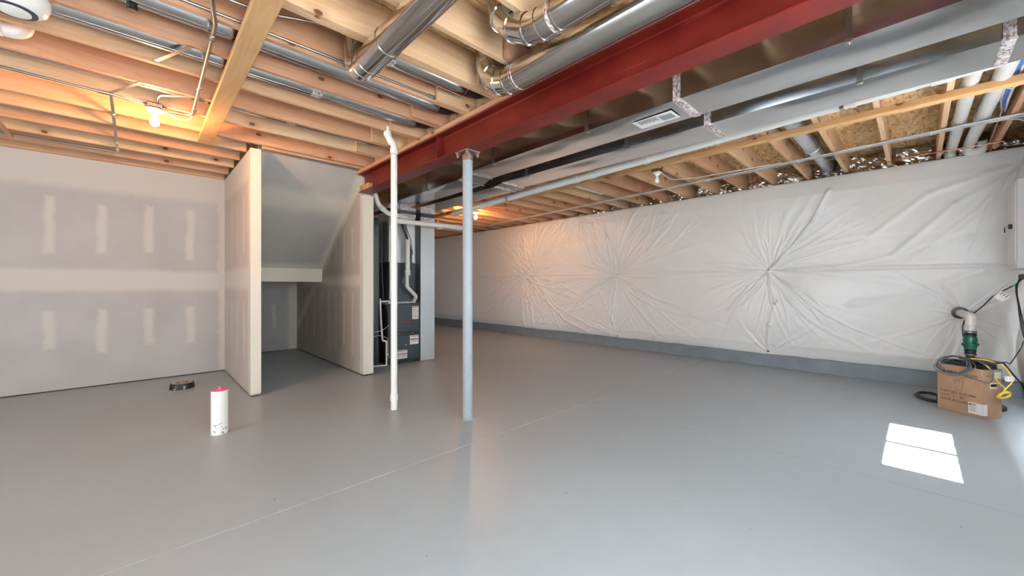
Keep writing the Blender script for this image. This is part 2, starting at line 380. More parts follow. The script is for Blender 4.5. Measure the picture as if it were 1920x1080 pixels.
# concrete perimeter walls
wb = box('wall_back', (6.64, 6.95, -1.1, 11.4, 0, 2.60), M['concrete_dark'], None, 0, 'structure')
box('sill_plate', (6.66, 6.80, -1.05, 11.3, 2.60, 2.64), M['pine_y'], wb, .002)
box('rim_board', (6.90, 6.94, -1.05, 11.3, 2.60, ZS), M['osb'], wb, 0)
wr = link('wall_right', mesh(*join(bxd(-4.2, 3.52, -.98, -.85, 0, 2.9), bxd(4.72, 6.95, -.98, -.85, 0, 2.9), bxd(3.52, 4.72, -.98, -.85, 0, 1.235), bxd(3.52, 4.72, -.98, -.85, 2.216, 2.9))), M['rear_wall'], None, False, 'structure')
box('wall_rear', (-4.2, -4.05, -1.1, 11.4, 0, 2.9), M['rear_wall'], None, 0, 'structure')
box('wall_far', (2.1, 6.95, 11.25, 11.4, 0, 2.9), M['rear_wall'], None, 0, 'structure')
wi = multi('window_1', [(3.52, 4.72, -1.0, -.94, 1.185, 1.235), (3.52, 4.72, -1.0, -.94, 2.166, 2.216), (3.52, 3.57, -1.0, -.94, 1.235, 2.166), (4.67, 4.72, -1.0, -.94, 1.235, 2.166)], M['white_paint'], None, False, 'structure')
box('mullion', (4.095, 4.138, -1.0, -.95, 1.235, 2.166), M['white_paint'], wi, .002)
for a, b in ((3.57, 4.095), (4.138, 4.67)): box('pane', (a, b, -.982, -.976, 1.235, 2.166), M['glass'], wi, 0)
w_2 = multi('side_fill_frame', [(-.65, 1.85, -.85, -.82, .85, .90), (-.65, 1.85, -.85, -.82, 2.20, 2.25), (-.65, -.60, -.85, -.82, .90, 2.20), (1.80, 1.85, -.85, -.82, .90, 2.20), (.575, .625, -.85, -.82, .90, 2.20)], M['white_paint'], None, False, 'structure')  # made-up window frame, built only to go with the added side fill
d_1 = multi('rear_fill_frame', [(-4.05, -4.0, .75, .80, 0, 2.25), (-4.05, -4.0, 4.0, 4.05, 0, 2.25), (-4.05, -4.0, .80, 4.0, 2.2, 2.25), (-4.05, -4.01, 2.36, 2.44, 0, 2.2), (-4.05, -4.01, .8, 4.0, 0, .12)], M['white_paint'], None, False, 'structure')  # made-up patio door frame, out of view, for the added rear fill
V, F = [], []
for i in range(61):
    x = 3.53+1.18*i/60; zt = 1.240+.018*math.sin(i*.33)+.012*math.sin(i*.9+1); V += [(x, -.845, 1.05), (x, -.835+.008*math.sin(i*.6), 1.15), (x, -.86, zt), (x, -.93, 1.236)]
for i in range(60):
    for k in range(3): a = i*4+k; F.append([a, a+4, a+5, a+1])
link('sill_wrap', mesh(V, F), M['poly'], wi, True)
# ------------------------------------------------------------------ STRUCTURE: ceiling (subfloor, joists)
ce = box('ceiling', (-4.2, 6.95, -1.1, 11.4, ZS+.02, ZS+.06), M['osb'], None, 0, 'structure')
x = -4.2
while x < 6.9:
    y = -1.1
    while y < 11.3:
        box('osb_panel', (x+.0015, min(x+1.22, 6.95)-.0015, y+.0015, min(y+2.44, 11.4)-.0015, ZS, ZS+.018), M['osb'], ce, 0); y += 2.44
    x += 1.22
Lc = lambda n: 3.494+.4028*n
def joist(x0, x1, yc, mat, w_=.038):
    return box('joist', (x0, x1, yc-w_/2, yc+w_/2, ZJ, ZS-.001), mat, ce, .0025)
for n in range(-10, 9):
    y = Lc(n) if n != 3 else 4.745
    if n == 8: y = 6.655
    if n == -3:
        joist(-4.0, 2.08, y-.0195, M['pale_x'], .0375); joist(-4.0, 2.0, y+.0195, M['pine_x'], .0375); continue
    mat = M['pale_x'] if n in (2, -4, -5) else M['pine_x']
    joist(-4.0, 2.13 if n <= 3 else .838, y, mat)
for n in range(-10, 19):
    y = Lc(n)-.045
    x0 = 1.70 if n < 3 else 2.24
    if n == -3: y = Lc(n)-.062; x0 = 1.78
    joist(x0, 6.895, y, M['pale_x'] if n % 3 == 1 else M['pine_x'])
joist(.94, 2.1, 4.86, M['pine_x'])
# blocking above the beam between joists
for n in range(-10, 3):
    box('blocking', (2.09, 2.125, Lc(n)+.02, Lc(n+1)-.066, ZJ, ZS-.002), M['pine_y'], ce, .002)
text('stamp', '125', (1.84, 2.2445, 2.785), (.25, 0, -1), (1, 0, .25), .042, M['print'], ce)
# ------------------------------------------------------------------ steel beam, plate, column
t = thing('steel_beam', 'long red oxide painted steel I-beam running under the joists', 'beam', (2.105, 2, 2.38))
BX0, BX1, BY0, BY1 = 2.023, 2.187, -1.05, 4.96
box('bottom_flange', (BX0, BX1, BY0, BY1, 2.38, 2.392), M['red'], t, .002)
box('top_flange', (BX0, BX1, BY0, BY1, 2.608, 2.620), M['red'], t, .002)
box('web', (2.1, 2.11, BY0, BY1, 2.392, 2.608), M['red'], t, 0)
V, F = [], []
for sx in (1, -1):      # rolled fillets where web meets flanges
    for zz, dz in ((2.392, 1), (2.608, -1)):
        for yy in (BY0, BY1):
            for k in range(5):
                a = k/4*PI/2; V.append((2.105+sx*(.005+.012*(1-math.sin(a))), yy, zz+dz*.012*(1-math.cos(a))))
        n = len(V)-10
        for k in range(4): F.append([n+k, n+k+1, n+k+6, n+k+5])
link('fillet', mesh(V, F), M['red'], t, True)
box('web_stiffener', (2.035, 2.1, 3.155, 3.165, 2.393, 2.607), M['red'], t, .001)
t = box('nailer_plate', (2.005, 2.19, -1.05, 4.99, 2.6205, ZJ-.0005), M['pine_y'], None, .003)
tag(t, 'long wooden nailer plate lying on top of the red steel beam', 'lumber')
t = box('shim_block', (2.03, 2.095, 4.70, 4.95, 2.393, 2.47), M['tan_y'], None, .004)
tag(t, 'short wooden block sitting on the end of the red beam flange', 'block')
t = thing('steel_column', 'grey painted round steel post under the red beam', 'column', (2.105, 2.77, 0))
lathe('pole', [(.044, 0), (.0445, .02), (.0445, 2.3)], (2.105, 2.77, 0), M['column'], t, seg=32)
lathe('screw_head', [(.0445, 2.3), (.048, 2.302), (.048, 2.345), (.03, 2.35), (.03, 2.366)], (2.105, 2.77, 0), M['rustbolt'], t)
box('cap_plate', (2.03, 2.18, 2.685, 2.855, 2.366, 2.379), M['rustbolt'], t, .002)
for sx, sy in ((-1, -1), (-1, 1), (1, -1), (1, 1)):
    lathe('bolt', [(.012, -.04), (.012, -.02), (.016, -.02), (.016, 0)], (2.105+sx*.058, 2.77+sy*.066, 2.366), M['rustbolt'], t, seg=6)
ring('grout_rim', (2.105, 2.77, .006), (0, 0, 1), .044, .012, .006, M['column'], t)
# ------------------------------------------------------------------ plumbing: vent stack, floor stub, disc
t = thing('vent_stack', 'thin white plastic vent pipe from floor to joists beside the red beam', 'pipe', (1.755, 3.45, 0))
tube('pipe', [(1.755, 3.47, 0), (1.755, 3.47, 2.46)], .0305, M['pvc'], t, 24)
ring('coupling', (1.755, 3.47, .115), (0, 0, 1), .0305, .06, .006, M['pvc'], t)
tube('offset_elbow', [(1.755, 3.47, 2.44), (1.755, 3.47, 2.53), (1.71, 3.49, 2.60), (1.70, 3.50, 2.70)], .0305, M['pvc'], t, 24, .05)
ring('coupling', (1.755, 3.47, 2.475), (0, 0, 1), .0305, .05, .006, M['pvc'], t)
ring('coupling', (1.733, 3.48, 2.565), (-.5, .22, .84), .0305, .03, .006, M['pvc'], t)
ring('coupling', (1.703, 3.497, 2.632), (-.1, .1, 1), .0305, .04, .006, M['pvc'], t)
tst = NT('splattered_white_pipe'); v = tst.coord(); z_ = tst.sep(v)[2]
sp = tst.math('MULTIPLY', tst.math('GREATER_THAN', tst.noise(v, 46, 3, .6), .60), tst.maprange(z_, .16, .0))
tst.set(color=tst.mix(sp, srgb(236, 235, 231), srgb(120, 122, 120)), rough=.4); M['stub'] = tst.m
t = thing('drain_stub', 'short white drain pipe with bright pink cap standing on the floor', 'pipe', (.457, 3.885, 0))
lathe('pipe', [(.057, 0), (.057, .345), (.052, .345), (.052, .31)], (.457, 3.885, 0), M['stub'], t, seg=36)
lathe('test_cap', [(.056, .338), (.056, .350), (.05, .352), (.012, .351), (.010, .352), (.009, .372), (.004, .376), (0, .376)], (.457, 3.885, 0), M['pink'], t, seg=36)
sd = NT('tar_black_sleeve'); v = sd.coord(); sd.set(color=sd.mix(sd.maprange(sd.noise(v, 34, 3), .58, .66), srgb(26, 26, 28), srgb(150, 152, 152)), rough=.5)
t = thing('capped_sleeve', 'low round black sleeve filled with bare concrete on the floor', 'pipe sleeve', (.345, 5.90, 0))
lathe('sleeve', [(.118, 0), (.113, .008), (.108, .062), (.102, .064)], (.345, 5.90, 0), sd.m, t, seg=36)
lathe('concrete_fill', [(.104, .03), (.104, .062), (.09, .067), (.05, .063), (0, .066)], (.345, 5.90, 0), M['concrete_top'], t, seg=36)
# ------------------------------------------------------------------ rectangular trunk ducts
def duct_shell(x0, x1, secs, crease=.015):
    """secs: list of (y, zbottom); rectangular sheet metal tube, cross-broken and slightly buckled panels"""
    V = []; F = []; zt = 2.65
    def panel(f, nu, nv, nrm, k, sd):
        n = len(V); g = random.Random(sd); ph = [g.uniform(0, 6) for _ in range(6)]
        for i in range(nu+1):
            for j in range(nv+1):
                u, v = i/nu, j/nv; p = Vector(f(u, v)); e = min(u, 1-u, v, 1-v)
                d = k*2*min(min(u, 1-u), min(v, 1-v))+min(1, e*8)*k*.28*(math.sin(p.y*5.1+ph[0])*math.sin(v*4+ph[1])+math.sin(p.y*9.7+ph[2]+v*3)*.5+math.sin(p.y*2.3+ph[3]))
                V.append(tuple(p+Vector(nrm)*d))
        for i in range(nu):
            for j in range(nv): q = n+i*(nv+1)+j; F.append([q, q+nv+1, q+nv+2, q+1])
    for i, ((ya, za), (yb, zb)) in enumerate(zip(secs[:-1], secs[1:])):
        k = crease if abs(yb-ya) > .5 else 0; nu = max(2, int(abs(yb-ya)/.07)); sd = int(x0*100)+i+int(ya*10); zm = lambda u: za+(zb-za)*u
        panel(lambda u, v: (x0+(x1-x0)*v, ya+(yb-ya)*u, zm(u)), nu, 8, (0, 0, -1), k, sd)
        panel(lambda u, v: (x0, ya+(yb-ya)*u, zt+(zm(u)-zt)*v), nu, 5, (-1, 0, 0), k*.7, sd+50)
        panel(lambda u, v: (x1, ya+(yb-ya)*u, zm(u)+(zt-zm(u))*v), nu, 2, (1, 0, 0), 0, sd+9)
        panel(lambda u, v: (x1+(x0-x1)*v, ya+(yb-ya)*u, zt), 1, 1, (0, 0, 1), 0, sd)
    (ya, za), (yb, zb) = secs[0], secs[-1]
    for y, z in (secs[0], secs[-1]): n = len(V); V += [(x0, y, z), (x1, y, z), (x1, y, zt), (x0, y, zt)]; F.append([n, n+1, n+2, n+3] if y == ya else [n+3, n+2, n+1, n])
    return V, F
tp = NT('foil_seam_tape'); v = tp.coord(); ww = tp.noise(v, 60, 3)
tp.set(color=tp.ramp(ww, [(.38, srgb(158, 118, 118)), (.5, srgb(214, 202, 202)), (.6, srgb(236, 235, 235))]), rough=.4, metal=.35); M['tape'] = tp.m
def trunk(t, x0, x1, zb, seams, secs_list, straps, tape=True):
    for s in secs_list: link('duct_section', shade(mesh(*duct_shell(x0, x1, s)), 35), M['duct'], t)
    for y, z in seams:
        V = []; F = []
        nn = 14; rs_ = []
        for k in range(nn):     # ribbed seam tape with stepped ridges
            a = x0+(x1-x0)*k/nn; b = x0+(x1-x0)*(k+.62)/nn
            rs_.append((a, b, y-.022, y+.022, z-.011, z))
        rs_.append((x0-.004, x1+.004, y-.026, y+.026, z-.004, z+.002))
        multi('seam_tape', rs_, M['tape'], t)
        multi('drive_cleat', [(x0-.012, x0+.001, y-.022, y-.012, z, 2.64), (x0-.012, x0+.001, y+.012, y+.022, z, 2.64), (x0-.006, x0+.001, y-.012, y+.012, z, 2.64)], M['tape'], t)
    for y, z in straps:
        multi('hanger_strap', [(x0-.014, x0-.009, y-.014, y+.014, z, ZJ+.04), (x0-.010, x0+.03, y-.014, y+.014, z-.012, z-.008)], M['emt'], t)
        lathe('screw', [(.005, 0), (.005, .004), (0, .006)], (x0+.018, y, z-.012), M['emt'], t, (0, 0, -1), 8)
def ribs(x0, x1, y, z, h=.05, n=12):
    return [(x0+(x1-x0)*k/n, x0+(x1-x0)*(k+.6)/n, y-.006, y, z, z+h) for k in range(n)]+[(x0, x1, y-.003, y+.02, z-.004, z+h+.004)]
t = thing('supply_trunk_duct', 'rectangular galvanised trunk duct just right of the red beam with a white label', 'duct', (2.8, 2, 2.45))
X0, X1 = 2.625, 2.982
trunk(t, X0, X1, 2.45, [(1.125, 2.45)], [[(-1.05, 2.45), (1.12, 2.45)], [(1.13, 2.45), (3.46, 2.45)], [(3.47, 2.45), (3.62, 2.40), (4.5, 2.39), (5.42, 2.39), (6.1, 2.39)]], [(.24, 2.45), (1.86, 2.45), (3.02, 2.45), (4.3, 2.39)])
V = []
multi('transition_flange', [(X0-.012, X1+.012, 3.455, 3.475, 2.438, 2.452), (X0-.012, X0, 3.455, 3.475, 2.44, 2.65), (X0-.012, X1+.012, 3.612, 3.63, 2.389, 2.402)], M['emt'], t)
lb = quad('label_sheet', (2.735, 1.515, 2.4395), (0, -.305, 0), (.155, 0, 0), M['paper'], t, .0012)
if True:
    rs_ = []
    for k in range(13): rs_.append((2.755, 2.81 if k % 3 else 2.83, 1.48-k*.011, 1.476-k*.011, 2.4372, 2.4376))
    for k in range(11): rs_.append((2.76+.02*(k % 2), 2.86, 1.32-k*.0085, 1.3165-k*.0085, 2.4372, 2.4376))
    rs_.append((2.75, 2.753, 1.33, 1.50, 2.4372, 2.4376))
    multi('printed_lines', rs_, M['print'], lb)
t = thing('return_trunk_duct', 'rectangular galvanised return duct beside the white drain pipe with pale drop to the floor', 'duct', (3.37, 2, 2.45))
X0, X1 = 3.20, 3.55
trunk(t, X0, X1, 2.45, [(1.13, 2.45), (-.33, 2.45)], [[(-1.05, 2.45), (-.335, 2.45)], [(-.325, 2.45), (1.125, 2.45)], [(1.135, 2.45), (3.49, 2.45)], [(3.50, 2.45), (3.64, 2.425), (4.5, 2.425), (5.4, 2.425), (6.1, 2.425)]], [(.24, 2.45), (1.83, 2.45), (3.1, 2.45)])
multi('transition_flange', [(X0-.012, X1+.012, 3.485, 3.505, 2.438, 2.452), (X0-.012, X1+.012, 3.63, 3.65, 2.413, 2.427)]+[(X0+(X1-X0)*k/14, X0+(X1-X0)*(k+.5)/14, 3.625, 3.655, 2.409, 2.415) for k in range(14)], M['tape'], t)
box('return_drop', (3.182, 3.436, 5.40, 5.98, 0, 2.22), M['panel_metal'], t, .003)
box('canvas_connector', (3.186, 3.432, 5.405, 5.98, 2.27, 2.34), M['canvas'], t, .002)
multi('foil_band', ribs(3.18, 3.438, 5.40, 2.34, .05, 7)+ribs(3.18, 3.438, 5.40, 2.22, .045, 7)+[(3.182, 3.436, 5.40, 5.98, 2.39, 2.425)], M['tape'], t)
# ------------------------------------------------------------------ furnace
t = thing('gas_furnace', 'dark slate furnace cabinet with white warning stickers beside the closet wall', 'furnace', (2.92, 5.7, 0))
fx0, fx1, fy = 2.642, 3.178, 5.42
box('cabinet', (fx0, fx1, fy+.012, 6.05, .03, .915), M['furnace_side'], t, .004)
multi('base_rail', [(fx0, fx1, fy+.01, 6.05, 0, .03), (fx0+.05, fx1-.05, fy-.004, fy+.01, .012, .028)], M['black'], t)
ud = box('upper_door', (fx0+.03, fx1-.02, fy-.006, fy+.014, .475, .89), M['furnace'], t, .006)
ld = box('lower_door', (fx0+.03, fx1-.02, fy-.006, fy+.014, .06, .425), M['furnace'], t, .006)
multi('door_rail', [(fx0+.02, fx1, fy, fy+.016, .425, .475), (fx1-.02, fx1, fy-.004, fy+.016, .03, .915), (fx0, fx0+.03, fy-.004, fy+.016, .03, .915), (fx0, fx1, fy-.008, fy+.016, .89, .918)], M['furnace_side'], t)
for x in (2.83, 3.05): lathe('screw', [(.008, 0), (.008, .004), (0, .006)], (x, fy, .45), M['emt'], t, (0, -1, 0), 10)
def sticker(par, x0, x1, z0, z1, red):
    s = quad('warning_sticker', (x0, fy-.0062, z0), (x1-x0, 0, 0), (0, 0, z1-z0), M['paper'], par, .001)
    rs_ = []; n = int((z1-z0)/.035)
    for k in range(n): rs_.append((x0+.008, x1-.008-.02*(k % 2), fy-.0078, fy-.0074, z1-.022-k*.035, z1-.016-k*.035))
    multi('printed_lines', rs_, M['print'], s)
    multi('red_band', [(x0+.004, x1-.004, fy-.0078, fy-.0074, z1-.010, z1-.004)]+([(x0+.004, x1-.004, fy-.0079, fy-.0073, (z0+z1)/2, (z0+z1)/2+.012)] if red else []), M['redprint'], s)
sticker(ud, 3.04, 3.15, .665, .865, False); sticker(ld, 3.0, 3.15, .275, .415, True); sticker(ld, 2.78, 2.955, .075, .205, True)
np_ = quad('name_plate', (2.85, fy-.0062, .60), (.19, 0, 0), (0, 0, .05), M['black_flat'], ud, .002)
multi('faded_lettering', [(2.866+.020*k, 2.880+.020*k, fy-.0092, fy-.0088, .616, .632+.004*(k % 2)) for k in range(8)], M['redprint'], np_)
lathe('sight_glass', [(.012, 0), (.012, .004), (.006, .006), (0, .006)], (2.93, fy-.006, .28), M['emt'], ld, (0, -1, 0), 14)
lathe('knob', [(.012, 0), (.012, .006), (0, .008)], (2.93, fy-.006, .77), M['furnace_side'], ud, (0, -1, 0), 14)
box('coil_cabinet', (2.66, 3.10, 5.43, 6.0, .935, 1.55), M['furnace'], t, .004)
multi('seam_tape', ribs(2.66, 3.10, 5.43, .905, .03)+[(2.632, 2.66, 5.43, 6.0, .905, .925)], M['tape'], t); multi('seam_tape', ribs(2.66, 3.10, 5.43, 1.54, .03)+[(2.652, 2.66, 5.43, 6.0, 1.54, 1.56)], M['tape'], t)
box('coil_side_panel', (3.085, 3.105, 5.425, 5.5, .95, 1.53), M['furnace_side'], t, .003)
box('side_chase', (2.40, 2.60, 5.62, 6.2, .02, 2.2), M['furnace_side'], t, .004)
box('control_strip', (2.672, 2.70, 5.40, 5.43, 1.05, 1.50), M['paper'], t, .002)
V, F = duct_shell(2.66, 3.09, [(5.42, 1.56), (5.95, 1.56)], crease=0)
V = [(a, b, min(c, 2.24)) for a, b, c in V]
link('plenum', mesh(V, F), M['panel_metal'], t)
box('canvas_connector', (2.66, 3.10, 5.425, 5.95, 2.29, 2.345), M['canvas'], t, .002)
multi('foil_band', ribs(2.655, 3.105, 5.42, 2.345, .045)+ribs(2.655, 3.105, 5.42, 2.24, .045), M['tape'], t)
multi('foil_band', [(2.645, 2.66, 5.42, 5.95, 2.345, 2.39), (2.645, 2.66, 5.42, 5.95, 2.24, 2.285)], M['tape'], t)
# vent pipes
t = thing('furnace_vent_pipe', 'white plastic vent pipe dropping in bends onto the slate furnace', 'pipe', (2.9, 5.3, 1.0))
tube('upper_bend', [(2.30, 5.12, 2.46), (2.36, 5.12, 2.30), (2.50, 5.14, 2.205), (2.72, 5.2, 2.20), (2.90, 5.30, 2.19), (2.905, 5.31, 2.05)], .034, M['pvc'], t, 20, .12)
tube('pipe', [(2.905, 5.31, 2.06), (2.905, 5.31, 1.36)], .034, M['pvc'], t, 20)
ring('coupling', (2.905, 5.31, 1.38), (0, 0, 1), .033, .08, .010, M['pvc'], t)
tube('lower_bend', [(2.895, 5.31, 1.36), (2.895, 5.31, 1.17), (3.06, 5.33, 1.02), (3.075, 5.45, .915)], .027, M['pvc'], t, 18, .06)
ring('coupling', (2.895, 5.31, 1.19), (0, 0, 1), .027, .03, .005, M['pvc'], t); ring('coupling', (2.42, 5.125, 2.255), (.8, 0, -.55), .034, .05, .006, M['pvc'], t)
t = thing('cross_vent_pipe', 'white plastic pipe crossing level behind the grey steel post', 'pipe', (3.2, 5.1, 2.11))
tube('pipe', [(2.60, 5.1, 2.105), (3.70, 5.1, 2.12)], .036, M['pvc'], t, 20)
ring('coupling', (3.66, 5.1, 2.119), (1, 0, .01), .036, .07, .006, M['pvc'], t)
tube('end_elbow', [(3.68, 5.1, 2.12), (3.76, 5.1, 2.12), (3.77, 5.22, 2.12)], .036, M['pvc'], t, 20, .07)
tube('down_elbow', [(2.64, 5.1, 2.105), (2.56, 5.1, 2.10), (2.56, 5.12, 1.95), (2.57, 5.16, .99)], .03, M['pvc'], t, 20, .07)
multi('pipe_hook', [(3.33, 3.345, 5.05, 5.15, 2.06, 2.072), (3.33, 3.345, 5.145, 5.155, 2.06, 2.20)], M['pvc'], t)
t = thing('refrigerant_line', 'black insulated line slanting down in front of the galvanised plenum', 'pipe', (2.85, 5.27, 1.9))
tube('insulation', [(2.675, 5.26, 2.52), (2.70, 5.26, 2.32), (2.78, 5.27, 2.14), (2.91, 5.30, 1.86), (2.975, 5.34, 1.70), (2.985, 5.38, 1.45)], .021, M['black'], t, 14, .15)
tube('bare_line', [(2.69, 5.22, 2.55), (2.74, 5.22, 2.25), (2.93, 5.27, 1.90), (3.0, 5.32, 1.66)], .006, M['dark_cable'], t, 8, .1)
t = thing('condensate_drain', 'thin white drain line stepping down the dark left side of the furnace', 'pipe', (2.53, 5.36, 0))
tube('pipe', [(2.66, 5.38, .955), (2.495, 5.36, .955)], .0125, M['pvc'], t, 12)
tube('riser', [(2.495, 5.36, 1.0), (2.51, 5.36, .62), (2.53, 5.36, .385), (2.59, 5.36, .375), (2.592, 5.36, .02)], .0135, M['pvc'], t, 12, .03)
tube('trap_stub', [(2.592, 5.36, .175), (2.62, 5.35, .175)], .011, M['pvc'], t, 12)
tube('floor_run', [(2.592, 5.36, .018), (2.36, 5.46, .018), (2.25, 5.7, .018)], .0115, M['pvc'], t, 12, .05)
t = thing('furnace_wiring', 'loose thin grey wires looping beside the furnace cabinet', 'wire', (2.55, 5.37, .6))
tube('wire', [(2.40, 5.35, .52), (2.48, 5.34, .53), (2.56, 5.34, .56), (2.635, 5.38, .60)], .004, M['grey_cable'], t, 8, .05)
tube('wire', [(2.36, 5.35, .45), (2.47, 5.34, .47), (2.55, 5.34, .44), (2.60, 5.34, .42), (2.61, 5.34, .2), (2.635, 5.36, .12)], .004, M['grey_cable'], t, 8, .05)
tube('wire', [(2.53, 5.36, 2.1), (2.52, 5.36, 1.5), (2.545, 5.36, 1.0), (2.63, 5.40, .8)], .004, M['dark_cable'], t, 8, .1)
# ------------------------------------------------------------------ round ducts
def round_run(name, label, loc, pts, r, bend, collars, seam=None, mat='shiny', dabs=()):
    t = thing(name, label, 'duct', loc)
    tube('pipe', pts, r, M[mat], t, 32, bend, True, None, 10)
    for c, ax in collars: ring('collar', c, ax, r, .012, .004, M[mat], t, 32)
    if seam: tube('lock_seam', seam, .0035, M[mat], t, 6)
    for c, ax, w_ in dabs: ring('sealant_band', c, ax, r, w_, .0012, M['tape'], t, 32)
    return t
round_run('round_duct', 'shiny round duct hanging below the joists, leftmost of the three overhead', (1.0, 1, 2.56), [(1.0, -1.0, 2.555), (1.0, 2.30, 2.555)], .078, 0,
          [((1.0, 2.30, 2.555), (0, 1, 0)), ((1.0, 2.05, 2.555), (0, 1, 0))], [(1.04, -1, 2.488), (1.04, 2.29, 2.488)])
t = [o for o in bpy.data.objects if o.name.startswith('round_duct')][-1]
tube('end_elbow', [(1.0, 2.29, 2.555), (1.0, 2.475, 2.555), (1.0, 2.485, 2.80)], .0765, M['shiny'], t, 32, .11, True, None, 12)
ring('collar', (1.0, 2.375, 2.556), (0, 1, .05), .0765, .010, .004, M['shiny'], t, 32)
round_run('round_duct', 'shiny round duct with taped elbow turned up, middle one of three overhead', (1.51, 0, 2.56), [(1.52, -1.0, 2.56), (1.52, 1.37, 2.56)], .078, 0,
          [((1.52, 1.36, 2.56), (0, 1, 0)), ((1.52, 1.25, 2.56), (0, 1, 0))], [(1.565, -1, 2.497), (1.565, 1.36, 2.497)], 'shiny', [((1.52, 1.27, 2.56), (0, 1, 0), .022)])
t = [o for o in bpy.data.objects if o.name.startswith('round_duct')][-1]
el = [(1.52, 1.36, 2.56), (1.515, 1.45, 2.575), (1.50, 1.55, 2.63), (1.49, 1.63, 2.72), (1.49, 1.66, 2.84)]
for a, b in zip(el[:-1], el[1:]):   # gored adjustable elbow
    a, b = Vector(a), Vector(b); d = (b-a).normalized()
    tube('elbow_gore', [a-d*.012, b+d*.012], .077, M['shiny'], t, 32); ring('collar', b, d, .077, .012, .006, M['shiny'], t, 32)
round_run('round_duct', 'larger shiny round duct alongside the red beam, rightmost of three overhead', (1.785, 0, 2.56), [(1.785, -1.0, 2.562), (1.785, 1.90, 2.562)], .088, 0,
          [((1.785, 1.89, 2.562), (0, 1, 0)), ((1.785, 1.80, 2.562), (0, 1, 0))], [(1.83, -1, 2.488), (1.83, 1.88, 2.488)], 'shiny', [((1.785, 1.80, 2.562), (0, 1, 0), .025)])
t = [o for o in bpy.data.objects if o.name.startswith('round_duct')][-1]
el = [(1.785, 1.89, 2.562), (1.782, 1.97, 2.585), (1.775, 2.05, 2.65), (1.77, 2.09, 2.74), (1.77, 2.09, 2.85)]
for a, b in zip(el[:-1], el[1:]):
    a, b = Vector(a), Vector(b); d = (b-a).normalized()
    tube('elbow_gore', [a-d*.012, b+d*.012], .086, M['shiny'], t, 32); ring('collar', b, d, .086, .012, .006, M['shiny'], t, 32)
def bay_duct(y, z, r, x0, x1, label, dab=None, mat='duct'):
    t = thing('round_duct', label, 'duct', ((x0+x1)/2, y, z))
    tube('pipe', [(x0, y, z), (x1, y, z)], r, M[mat], t, 28); ring('end_rim', (x1-.006, y, z), (1, 0, 0), r, .012, .003, M[mat], t, 28)
    tube('lock_seam', [(x0, y-.3*r, z-.955*r), (x1, y-.3*r, z-.955*r)], .003, M[mat], t, 6)
    if dab: ring('sealant_band', (dab, y, z), (1, 0, 0), r, .07, .0015, M['tape'], t, 28)
    tube('inner_boot', [(x1-.01, y, z), (x1+.14, y, z+.02), (x1+.2, y, z+.09)], r*.93, M['furnace_side'], t, 24, .08)
bay_duct(2.49, 2.775, .078, 1.09, 1.86, 'bright round duct between joists leading off the leftmost shiny duct', 1.22, 'shiny')
bay_duct(2.89, 2.768, .076, -3.5, 1.86, 'grey round duct up between joists, nearer one of two beside the conduit')
bay_duct(3.29, 2.757, .072, -3.5, 1.86, 'grey round duct between joists with foil patch above the white vent pipe', 1.0)
bay_duct(4.09, 2.78, .072, -3.5, 1.80, 'grey round duct between joists farthest from camera with sealant patch', 1.02)
# right side bay ducts
for y, lab in ((.83, 'round duct in a joist bay above the white plastic wall, nearest the corner'), (3.62, 'small round duct in a joist bay beyond the unlit white lamp')):
    t = thing('round_duct', lab, 'duct', (5.5, y, 2.78))
    tube('pipe', [(4.0, y, 2.775), (5.55, y, 2.775)], .075, M['panel_metal'], t, 28); ring('collar', (5.55, y, 2.775), (1, 0, 0), .075, .012, .004, M['panel_metal'], t, 28)
    tube('reduced_pipe', [(5.5, y, 2.785), (6.6, y, 2.785)], .063, M['panel_metal'], t, 28)
    tube('end_elbow', [(6.58, y, 2.785), (6.76, y, 2.785), (6.78, y, 2.88)], .063, M['panel_metal'], t, 24, .1)
    multi('support_strap', [(5.98, 6.0, y-.18, y+.15, 2.70, 2.704)], M['emt'], t)
# ------------------------------------------------------------------ horizontal drain and branches
t = thing('main_drain_pipe', 'long white plastic drain pipe sloping between the duct and wooden strip', 'pipe', (3.95, 2, 2.55))
zd = lambda y: 2.625-.030*(y+.2)
tube('pipe', [(3.955, -.42, zd(-.42)), (3.955, 5.6, zd(5.6))], .046, M['pvc'], t, 26)
for y, wd in ((.33, .02), (-.12, .10), (2.02, .05), (2.96, .09), (2.72, .06), (4.86, .06)): ring('coupling', (3.955, y, zd(y)), (0, 1, -.03), .046, wd, .007, M['pvc'], t, 28)
multi('support_strap', [(3.90, 4.01, y-.012, y+.012, zd(y)-.052, zd(y)-.048) for y in (.40,)]+[(3.902, 3.906, .388, .412, zd(.4)-.05, 2.66), (4.004, 4.008, .388, .412, zd(.4)-.05, 2.66)], M['emt'], t)
multi('support_strap', [(3.90, 4.01, y-.012, y+.012, zd(y)-.052, zd(y)-.048) for y in (4.2,)]+[(3.902, 3.906, 4.188, 4.212, zd(4.2)-.05, 2.66), (4.004, 4.008, 4.188, 4.212, zd(4.2)-.05, 2.66)], M['emt'], t)
t = thing('branch_drain_pipe', 'white plastic branch pipe in the corner joist bay, left one of the pair', 'pipe', (5.4, -.28, 2.72))
tube('pipe', [(3.955, -.28, 2.66), (4.3, -.28, 2.70), (6.50, -.275, 2.735)], .046, M['pvc'], t, 24, .15)
ring('coupling', (5.55, -.277, 2.72), (1, 0, .015), .046, .16, .006, M['pvc'], t, 24)
tube('end_elbow', [(6.48, -.275, 2.735), (6.70, -.27, 2.735), (6.74, -.27, 2.60)], .046, M['pvc'], t, 24, .12)
t = thing('branch_drain_pipe', 'white plastic branch pipe with trap bend, right one of the corner pair', 'pipe', (5.4, -.43, 2.72))
tube('pipe', [(3.80, -.43, 2.60), (4.1, -.43, 2.68), (6.40, -.405, 2.735)], .048, M['pvc'], t, 24, .15)
